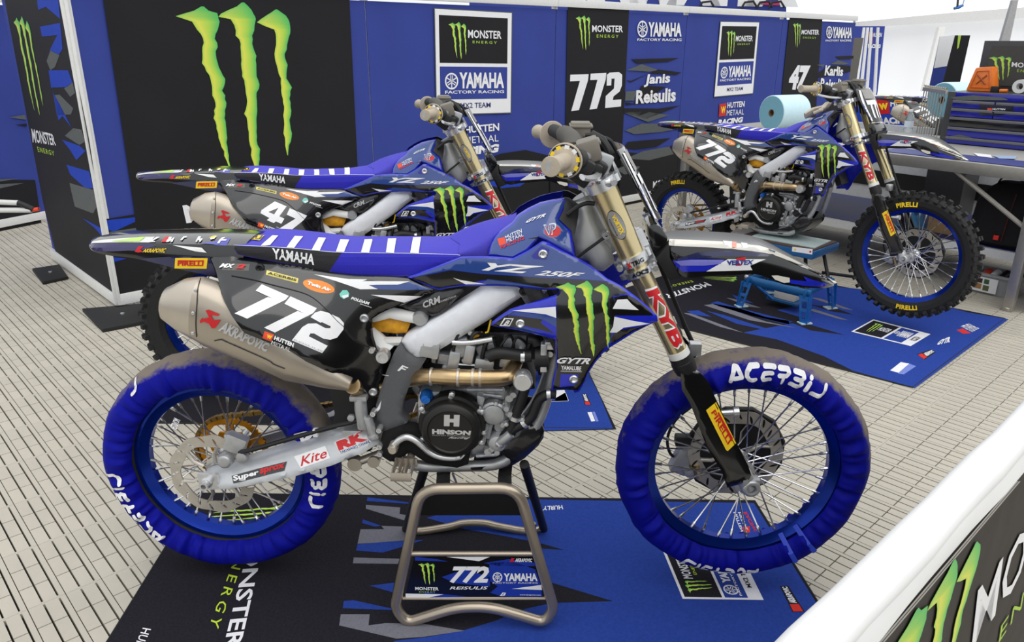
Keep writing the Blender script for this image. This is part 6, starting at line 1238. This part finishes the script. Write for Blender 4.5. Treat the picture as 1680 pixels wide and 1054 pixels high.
# paper rolls
PAP = mat('blue_paper', (200, 228, 238), .9, var=.03, vscale=30); PAPE = mat('paper_roll_end', (120, 172, 190), .95, var=.08, vscale=200)
def roll(label, c, axd, r_, L_):
    t = thing('paper_roll', label, 'paper roll', c, group='blue paper rolls')
    c0_ = Vector((0, 0, r_)); MB().lathe([(.0, r_*.96), (.004, r_), (L_-.004, r_), (L_, r_*.96)], c0_, axd, 48, cap=False).build('paper', PAP, t)
    MB().lathe([(0, .03), (0, r_*.96)], c0_, axd, 48, cap=False).build('roll_end', PAPE, t); MB().lathe([(L_, .03), (L_, r_*.96)], c0_, axd, 48, cap=False).build('roll_end', PAPE, t)
    MB().lathe([(.001, .024), (.001, .030), (L_-.001, .030), (L_-.001, .024), (.001, .024)], c0_, axd, 24, cap=False).build('core', mat('brown_core', (120, 96, 74), .8), t); return t
c = atz((1262, 214), TZ); roll('large roll of blue paper on the work table behind the raised bike', Vector((c.x, c.y, TZ)), Vector((.86, .5, 0)), .137, .30)
c = atpl((1552, 150), T0+TV*1.66, TV); c.z = .955
kb = MB().box(Vector((c.x, c.y, .4775))+TU*.16+TV*.05, (.30, .28, .953), TR).build('tall_case', CK, None, bevel=.006); tag(kb, 'tall dark case behind the tool chest carrying a paper roll', 'case'); MB().box(Vector((c.x, c.y, .7))+TU*.16-TV*.092, (.12, .012, .02), TR).build('handle', GALU, kb)
roll('roll of blue paper lying on the tall case behind the tool chest', Vector((c.x, c.y, .956))-TU*.02, Vector((.9, .45, 0)), .137, .26)
# bottle
c = atz((1488, 222), TZ); bt = thing('water_bottle', 'clear plastic water bottle on the work table', 'bottle', Vector((c.x, c.y, TZ+.0005)))
MB().lathe([(0, .028), (.004, .033), (.05, .033), (.055, .031), (.06, .033), (.12, .033), (.15, .028), (.172, .014), (.178, .0135)], (0, 0, 0), (0, 0, 1), 24).build('body', mat('clear_plastic', (225, 235, 240), .08, trans=.85, alpha=.9, var=.0), bt); MB().lathe([(.178, .0145), (.194, .0145)], (0, 0, 0), (0, 0, 1), 16).build('cap', WHITE, bt); MB().lathe([(.06, .0336), (.11, .0336)], (0, 0, 0), (0, 0, 1), 24, cap=False).build('label_band', mat('label_pale', (205, 214, 226), .5), bt)
# backpack, bucket, carton, cloth under the table
def at_t(q, d): return atpl(q, T0+TV*d, TV)
bp_ = at_t((1645, 412), .42); bp_.z = .306; pk = thing('backpack', 'black backpack with red zip pull on the shelf under the table', 'backpack', bp_)
S = []
for i, (z, w_, dd) in enumerate(((0, .17, .12), (.03, .20, .15), (.15, .205, .155), (.27, .19, .14), (.35, .15, .11), (.40, .09, .06))):
    S.append([TU*(w_*math.copysign(abs(cos(a))**.6, cos(a))*(1+.04*sin(3*a+i)))+TV*(dd*math.copysign(abs(sin(a))**.7, sin(a)))+Vector((0, 0, z)) for a in [2*pi*k/20 for k in range(20)]])
BAG = mat('black_nylon', (16, 15, 17), .8, var=.3, vscale=40, bump=.5, bscale=60); MB().grid(S, cv=True, caps=True).build('body', BAG, pk)
MB().tube(sm([TU*(.03+.02*i/5)+TV*(-.16+.02*(i/5)**2)+Vector((0, 0, .05+.06*i)) for i in range(6)], 3), .004, 6).build('zip', mat('dark_red_zip', (80, 20, 22), .6), pk); MB().box(TU*.0-TV*.165+Vector((0, 0, .07)), (.03, .012, .03), TR).build('zip_pull', mat('red_tag', (236, 50, 40), .5), pk, bevel=.003)
MB().tube(sm([TU*-.1+TV*-.05+Vector((0, 0, .37)), TU*-.07+TV*-.06+Vector((0, 0, .43)), TU*0+TV*-.05+Vector((0, 0, .44)), TU*.05+TV*-.04+Vector((0, 0, .40))], 4), [(.012, .006)]*13, 8).build('strap', BAG, pk)
bu = atz((1632, 484), 0); bu = Vector((bu.x+.02, bu.y+.06, .0005)); bk2 = thing('storage_tub', 'grey plastic tub with a printed label on the floor under the table', 'tub', bu)
S = []
for z, w_, dd in ((0, .125, .085), (.12, .145, .10), (.122, .155, .11), (.135, .155, .11), (.137, .14, .095), (.02, .12, .08)): S.append([TU*(w_*math.copysign(abs(cos(a))**.4, cos(a)))+TV*(dd*math.copysign(abs(sin(a))**.4, sin(a)))+Vector((0, 0, z)) for a in [2*pi*k/28 for k in range(28)]])
MB().grid(S, cv=True, caps=True).build('tub', mat('grey_tub', (150, 152, 154), .4), bk2)
for m, x0, x1, z0_, z1 in ((WHITE, -.10, .05, .015, .11), (mat('label_green', (60, 96, 60), .5), -.03, .0, .07, .1), (mat('label_brown', (170, 120, 70), .5), -.09, -.04, .03, .065), (mat('label_dark', (60, 40, 36), .5), -.08, -.04, .07, .1), (mat('label_olive', (96, 100, 60), .5), -.03, .005, .025, .06)):
    MB().box(TU*(x0+x1)/2-TV*(.1015 if m is WHITE else .1025)+Vector((0, 0, (z0_+z1)/2)), (x1-x0, .002, z1-z0_), TR).build('label', m, bk2)
for m, s, z in ((ORR, -.055, .14), (MBLACK, .05, .15), (ALUW, -.005, .145)):
    o = MB().tube([bu+TU*s-TV*.05+Vector((0, 0, z-.03)), bu+TU*s+TV*.03+Vector((0, 0, z-.02))], [.02, .024], 10).build('spray_can' if m is not MBLACK else 'grease_gun', m, None); tag(o, {ORR: 'orange tool handle lying in the grey tub', MBLACK: 'black grease gun lying in the grey tub', ALUW: 'white can lying in the grey tub'}[m], 'tool'); MB().lathe([(-.004, .012), (.01, .010)], bu+TU*s-TV*.055+Vector((0, 0, z-.03)), -TV, 10).build('end', RUBBER, o)
cx = at_t((1545, 380), .5); cx.z = .306; o = MB().box(cx+TU*.02+Vector((0, 0, .06)), (.16, .2, .12), TR).build('cardboard_box', mat('cardboard', (176, 140, 96), .85), None, bevel=.003); tag(o, 'brown cardboard box on the shelf seen through the front wheel', 'box'); MB().box(cx+TU*.02+Vector((0, 0, .1205)), (.158, .04, .001), TR).build('tape', mat('parcel_tape', (200, 176, 130), .4), o)
cx = at_t((1492, 372), .46); cx.z = .306
S = [[cx+TU*(.10*cos(a)*(1-.5*t)*(1+.15*sin(5*a)))+TV*(.07*sin(a)*(1-.5*t))+Vector((0, 0, .10*t*(1+.2*sin(3*a)))) for a in [2*pi*k/18 for k in range(18)]] for t in (0, .3, .6, .85, 1)]
o = MB().grid(S, cv=True, caps=True).build('cleaning_cloth', mat('blue_cloth', (90, 150, 200), .9), None); tag(o, 'crumpled light blue cloth on the shelf', 'cloth')
# blue lift under the raised bike: slotted legs, hydraulic block, scissor arms, platform
LBL = mat('lift_blue_steel', (20, 92, 150), .4, .3, coat=.3); LCY = mat('trestle_blue', (24, 100, 176), .35, .4, coat=.4)
la = radians(-44); LU = Vector((cos(la), sin(la), 0)); LV = Vector((-LU.y, LU.x, 0)); LR = Matrix((LU, LV, Vector((0, 0, 1)))).transposed(); lc = Vector((2.40, 2.75, 0))
lift = thing('bike_lift', 'blue lift with slotted legs holding up a number 772 bike', 'lift', lc)
zt_ = .392; MB().box(Vector((0, 0, zt_-.03)), (.50, .34, .045), LR).build('platform', LBL, lift, bevel=.004); MB().box(Vector((0, 0, zt_-.004)), (.48, .32, .008), LR).build('rubber_top', mat('brown_rubber', (74, 58, 54), .8), lift)
MB().tube([LU*.2+LV*.1+Vector((0, 0, .2)), LU*.45+LV*.18+Vector((0, 0, .2)), LU*.47+LV*.0+Vector((0, 0, .2))], .01, 8).build('foot_lever', MBLACK, lift)
ll = Vector(lift.location); pf = lambda p: atpl(p, ll-LV*.1712, LV)-ll
decal('warning_label', Z(1180, 380, 240/1581, [(790,165),(1010,190),(1005,250),(785,215)]), pf, WHITE, lift, 40)
for q, m in (((820, 195), YEL), ((985, 220), RED)): MB().lathe([(0, .006), (.001, .006)], pf(Z(1180, 380, 240/1581, [q])[0]), -LV, 12).build('label_dot', m, lift)
o = MB().box(ll+LU*.02+Vector((0, 0, zt_+.003)), (.40, .24, .005), LR @ Matrix.Rotation(.06, 3, 'Z')).build('folded_cloth', mat('pale_cloth', (170, 186, 186), .9), None); tag(o, 'pale folded cloth between the lift platform and the bike', 'cloth')
fz_ = [atz(q, .004)-ll for q in ((1216, 503), (1320, 531), (1362, 506))]; FT = [Vector((p.x, p.y, .0045)) for p in (fz_[0], fz_[1], fz_[2], fz_[0]+fz_[2]-fz_[1])]; tc_ = sum(FT, Vector())/4; hT = .19
for p in FT:
    inn = -(p-tc_).normalized()*.03
    for sd in (0, 1):
        ax_ = (FT[1]-FT[0]).normalized() if sd == 0 else (FT[2]-FT[1]).normalized(); nn = Vector((0, 0, 1)).cross(ax_)
        loops = [[(-.022, .004), (.022, .004), (.034, hT-.03), (-.034, hT-.03)], [(-.010, .03), (.010, .03), (.014, .07), (-.014, .07)], [(-.014, .09), (.014, .09), (.018, .13), (-.018, .13)]]
        MB().plate(loops, lambda u, v, t, p=p, ax_=ax_, nn=nn: p+inn*(v/hT)+ax_*u+nn*((.022 if (nn.dot(p-tc_) > 0) else -.022)+t)+Vector((0, 0, v)), .004).build('leg', LCY, lift)
    MB().box(p+Vector((0, 0, .004)), (.07, .05, .006), Matrix.Rotation(.3, 3, 'Z')).build('foot_pad', mat('pale_pad', (180, 200, 210), .6), lift)
TP = [tc_+(p-tc_)*.88+Vector((0, 0, hT-.022)) for p in FT]
for i in range(4):
    a, c = TP[i], TP[(i+1) % 4]; d = (c-a).normalized(); MB().tube([a-d*.03, c+d*.03], [(.026, .008)]*2, 8, flat=(0, 0, 1)).build('base_rail', LBL, lift)
for i in range(4): MB().tube([TP[i], LU*(.18 if i in (1, 2) else -.18)+LV*(.11 if i > 1 else -.11)+Vector((0, 0, zt_-.05))], .011, 8).build('scissor_arm', MBLACK, lift)
MB().lathe([(0, .0), (.002, .012), (.012, .014), (.02, .01), (.022, .0)], TP[0]+Vector((-.02, 0, .012)), (0, 0, 1), 14).build('knob', POL, lift)
MB().box(tc_+Vector((0, 0, .05)), (.2, .13, .012), LR).build('tray', LBL, lift); MB().box(tc_+Vector((0, 0, .08)), (.13, .085, .045), LR).build('hydraulic_block', mat('pale_grey_box', (186, 180, 172), .6), lift, bevel=.003)
for k in (0, 2): MB().tube([TP[k], tc_+(FT[k]-tc_)*.3+Vector((0, 0, .05))], .009, 8).build('tray_arm', LCY, lift)
for k in range(4): MB().tube([tc_+LU*(-.05+.033*k)+LV*(.015*(k % 2))+Vector((0, 0, .10)), tc_+LU*(-.05+.033*k)+Vector((0, 0, .19))], .012, 10).build('hydraulic_cylinder', MBLACK if k % 2 == 0 else mat('cylinder_teal', (70, 120, 160), .4), lift)
# ================================================================== background beyond the paddock
hf = Vector((FW[0], FW[1], 0)).normalized()
far = lambda q, D: atpl(q, Vector(CAM)+hf*D, hf)
TENT = mat('tent_white_fabric', (246, 246, 246), .7, var=.01, vscale=.5)
def slab(name, px, D, m, t=.05, ground=False):
    P_ = [far(q, D) for q in px]
    if ground: P_ += [Vector((P_[-1].x, P_[-1].y, 0)), Vector((P_[-2].x, P_[-2].y, 0))]; n_ = len(P_)-2; P_ = P_[:n_-1]+[P_[-1], P_[-2], P_[n_-1]] if False else P_[:n_-1]+[P_[n_+1], P_[n_]]+[P_[n_-1]]
    b = MB(); b.prism(P_, hf*t); return b.build(name, m, None)
wb = struct(slab('wall_back', [(1260,48),(2050,10),(2050,125),(1260,140)], 23., TENT, ground=True)); 
cl_ = MB(); P_ = [far(q, 23.) for q in ((1260, 48), (2050, 10))]; cl_.prism([P_[0], P_[1], P_[1]+hf*9+Vector((0, 0, 4.5)), P_[0]+hf*9+Vector((0, 0, 4.5))], (0, 0, .05)); struct(cl_.build('ceiling', TENT), 'white marquee roof across the paddock')
tr1 = struct(slab('trim_1', [(1405,36),(1560,21),(1800,3),(1800,22),(1560,37),(1405,45)], 22.6, mat('gutter_grey', (214, 212, 210), .6), .2))
tr2 = struct(slab('trim_2', [(1541,45),(1552,44),(1524,150),(1514,150)], 22.4, mat('tent_post', (232, 230, 226), .5), .15)); tr3 = struct(slab('trim_3', [(1662,0),(1671,0),(1655,76),(1640,76)], 8., mat('grey_pole', (172, 172, 172), .5, .3), .04))
b1 = slab('hanging_banner', [(1404,43),(1452,43),(1440,150),(1388,150)], 21.5, CBLU, ground=True); tag(b1, 'blue sponsor banner hanging beyond the end of the fence', 'banner')
bfn = lambda p: far(p, 21.49)
decal('print', [(1426,53),(1432,53),(1431,72),(1425,72)], bfn, ORG, b1, 60); text('print_lettering', 'HUTTEN', [(1433,54),(1447,54),(1446,61),(1432,61)], bfn, WHITE, b1, .02); text('print_lettering', 'RACING', [(1424,72),(1445,73),(1444,79),(1424,79)], bfn, WHITE, b1, .05)
for k, (x0, x1) in enumerate(((1417, 1403), (1423, 1411), (1429, 1421), (1440, 1434))):
    o = slab('pole', [(x0, 45), (x0+3, 45), (x1+4, 150), (x1, 150)], 20.5-.3*k, mat('white_pole', (236, 236, 236), .4), .06, ground=True); o['category'] = 'pole'; o['label'] = 'white upright pole in front of the hanging blue banner'; o['group'] = 'white poles beyond the fence end'
b2_ = slab('side_flag', [(1402,62),(1417,62),(1408,113),(1396,113)], 19., mat('grey_panel', (110, 106, 100), .7), .03, ground=True); tag(b2_, 'small grey board leaning beside the fence end', 'board')
b3_ = slab('claw_flag', [(1568,58),(1592,58),(1575,135),(1548,135)], 16., CBLK, .03, ground=True); tag(b3_, 'black flag with a green claw stroke behind the tool chest', 'flag'); decal('print', [(1572,58),(1577,58),(1573,78),(1570,81)], lambda p: far(p, 15.99), CLIM, b3_, 60)
b4_ = slab('blue_flag', [(1543,60),(1568,58),(1548,135),(1526,140)], 16.5, CBLU, .03, ground=True); tag(b4_, 'blue flag hanging behind the tool chest', 'flag'); decal('print', [(1542,60),(1569,58),(1557,108),(1532,112)], lambda p: far(p, 16.49), WHITE, b4_, 60)
b5_ = slab('sponsor_board', [(1405,160),(1500,160),(1505,235),(1400,235)], 8.6, CBL2, .03, ground=True); tag(b5_, 'blue board with red sponsor square behind the work table', 'board')
z12 = lambda L: Z(1350, 100, 330/1581, L); sfn = lambda off: (lambda p: far(p, 8.599-off))
decal('print', z12([(400,305),(520,305),(525,415),(410,425)]), sfn(.002), RED, b5_, 60); text('print_lettering', 'W', z12([(435,335),(510,330),(515,380),(445,388)]), sfn(.004), YEL, b5_, .08); text('print_lettering', 'HUTTEN', z12([(530,310),(760,300),(760,350),(530,360)]), sfn(.002), WHITE, b5_, .04); text('print_lettering', 'RACING', z12([(430,445),(690,440),(690,492),(440,500)]), sfn(.002), WHITE, b5_, .06)
tk = slab('team_truck', [(770,-70),(1292,-70),(1290,15),(1292,60),(770,60)], 15., CBLU, .3, ground=True); tag(tk, 'blue truck side with white letters showing above the fence', 'truck')
tfn = lambda p: far(p, 14.99); text('print_lettering', 'YAMAHA', [(900,-60),(1320,-60),(1310,12),(900,5)], tfn, WHITE, tk, .1); decal('print', [(1246,2),(1280,3),(1278,9),(1246,8)], tfn, mat('pink_print', (190, 60, 110), .5), tk, 60)
for x in (1160, 1230, 1255, 1275): MB().tube([far((x-14, 14), 14.9), far((x-8, 4), 14.9), far((x+6, 2), 14.9), far((x+12, 12), 14.9)], .02, 6).build('hanging_hose', MBLACK, tk)
# blue clip hanging on a strap
h0_ = aty((1572, 14), 2.2); hk = thing('hanging_clip', 'small blue clip hanging on a black strap above the tool chest', 'clip', h0_)
MB().tube([Vector((-.02, 0, 0)), Vector((0, 0, .005)), Vector((.02, 0, .015))], [.006, .008, .006], 8).build('clip', LCY, hk); MB().tube([Vector((-.005, 0, .005)), Vector((-.01, 0, .05)), Vector((-.012, 0, 1.3))], [(.01, .004)]*3, 6).build('strap', MBLACK, hk); MB().tube([Vector((.018, 0, .015)), Vector((.022, 0, .06)), Vector((-.012, 0, 1.3))], .002, 5).build('cord', LCY, hk)
# work gloves on the raised bike's seat nose
gp_ = b3.matrix_basis @ (aty((838, 352), -.02)+Vector((-.0, 0, .012)))
gv = thing('work_gloves', 'pair of pale work gloves lying on the seat of the raised bike', 'gloves', gp_); GLV = mat('pale_glove', (206, 196, 180), .85)
for k in range(2):
    g = MB(); o_ = Vector((.03*k-.01, .05*k-.03, 0)); g.tube([o_+Vector((-.05, 0, .0)), o_+Vector((-.01, 0, .025)), o_+Vector((.03, .01, .035))], [(.012, .03), (.016, .036), (.014, .032)], 10)
    for j in range(4): g.tube([o_+Vector((.02, -.02+.014*j, .035)), o_+Vector((.05, -.024+.016*j, .05)), o_+Vector((.066+.006*(j % 2), -.026+.017*j, .075))], [.009, .0085, .007], 8)
    g.tube([o_+Vector((-.01, -.03, .02)), o_+Vector((.01, -.05, .035)), o_+Vector((.03, -.055, .04))], [.010, .009, .007], 8); g.build('glove', GLV, gv)
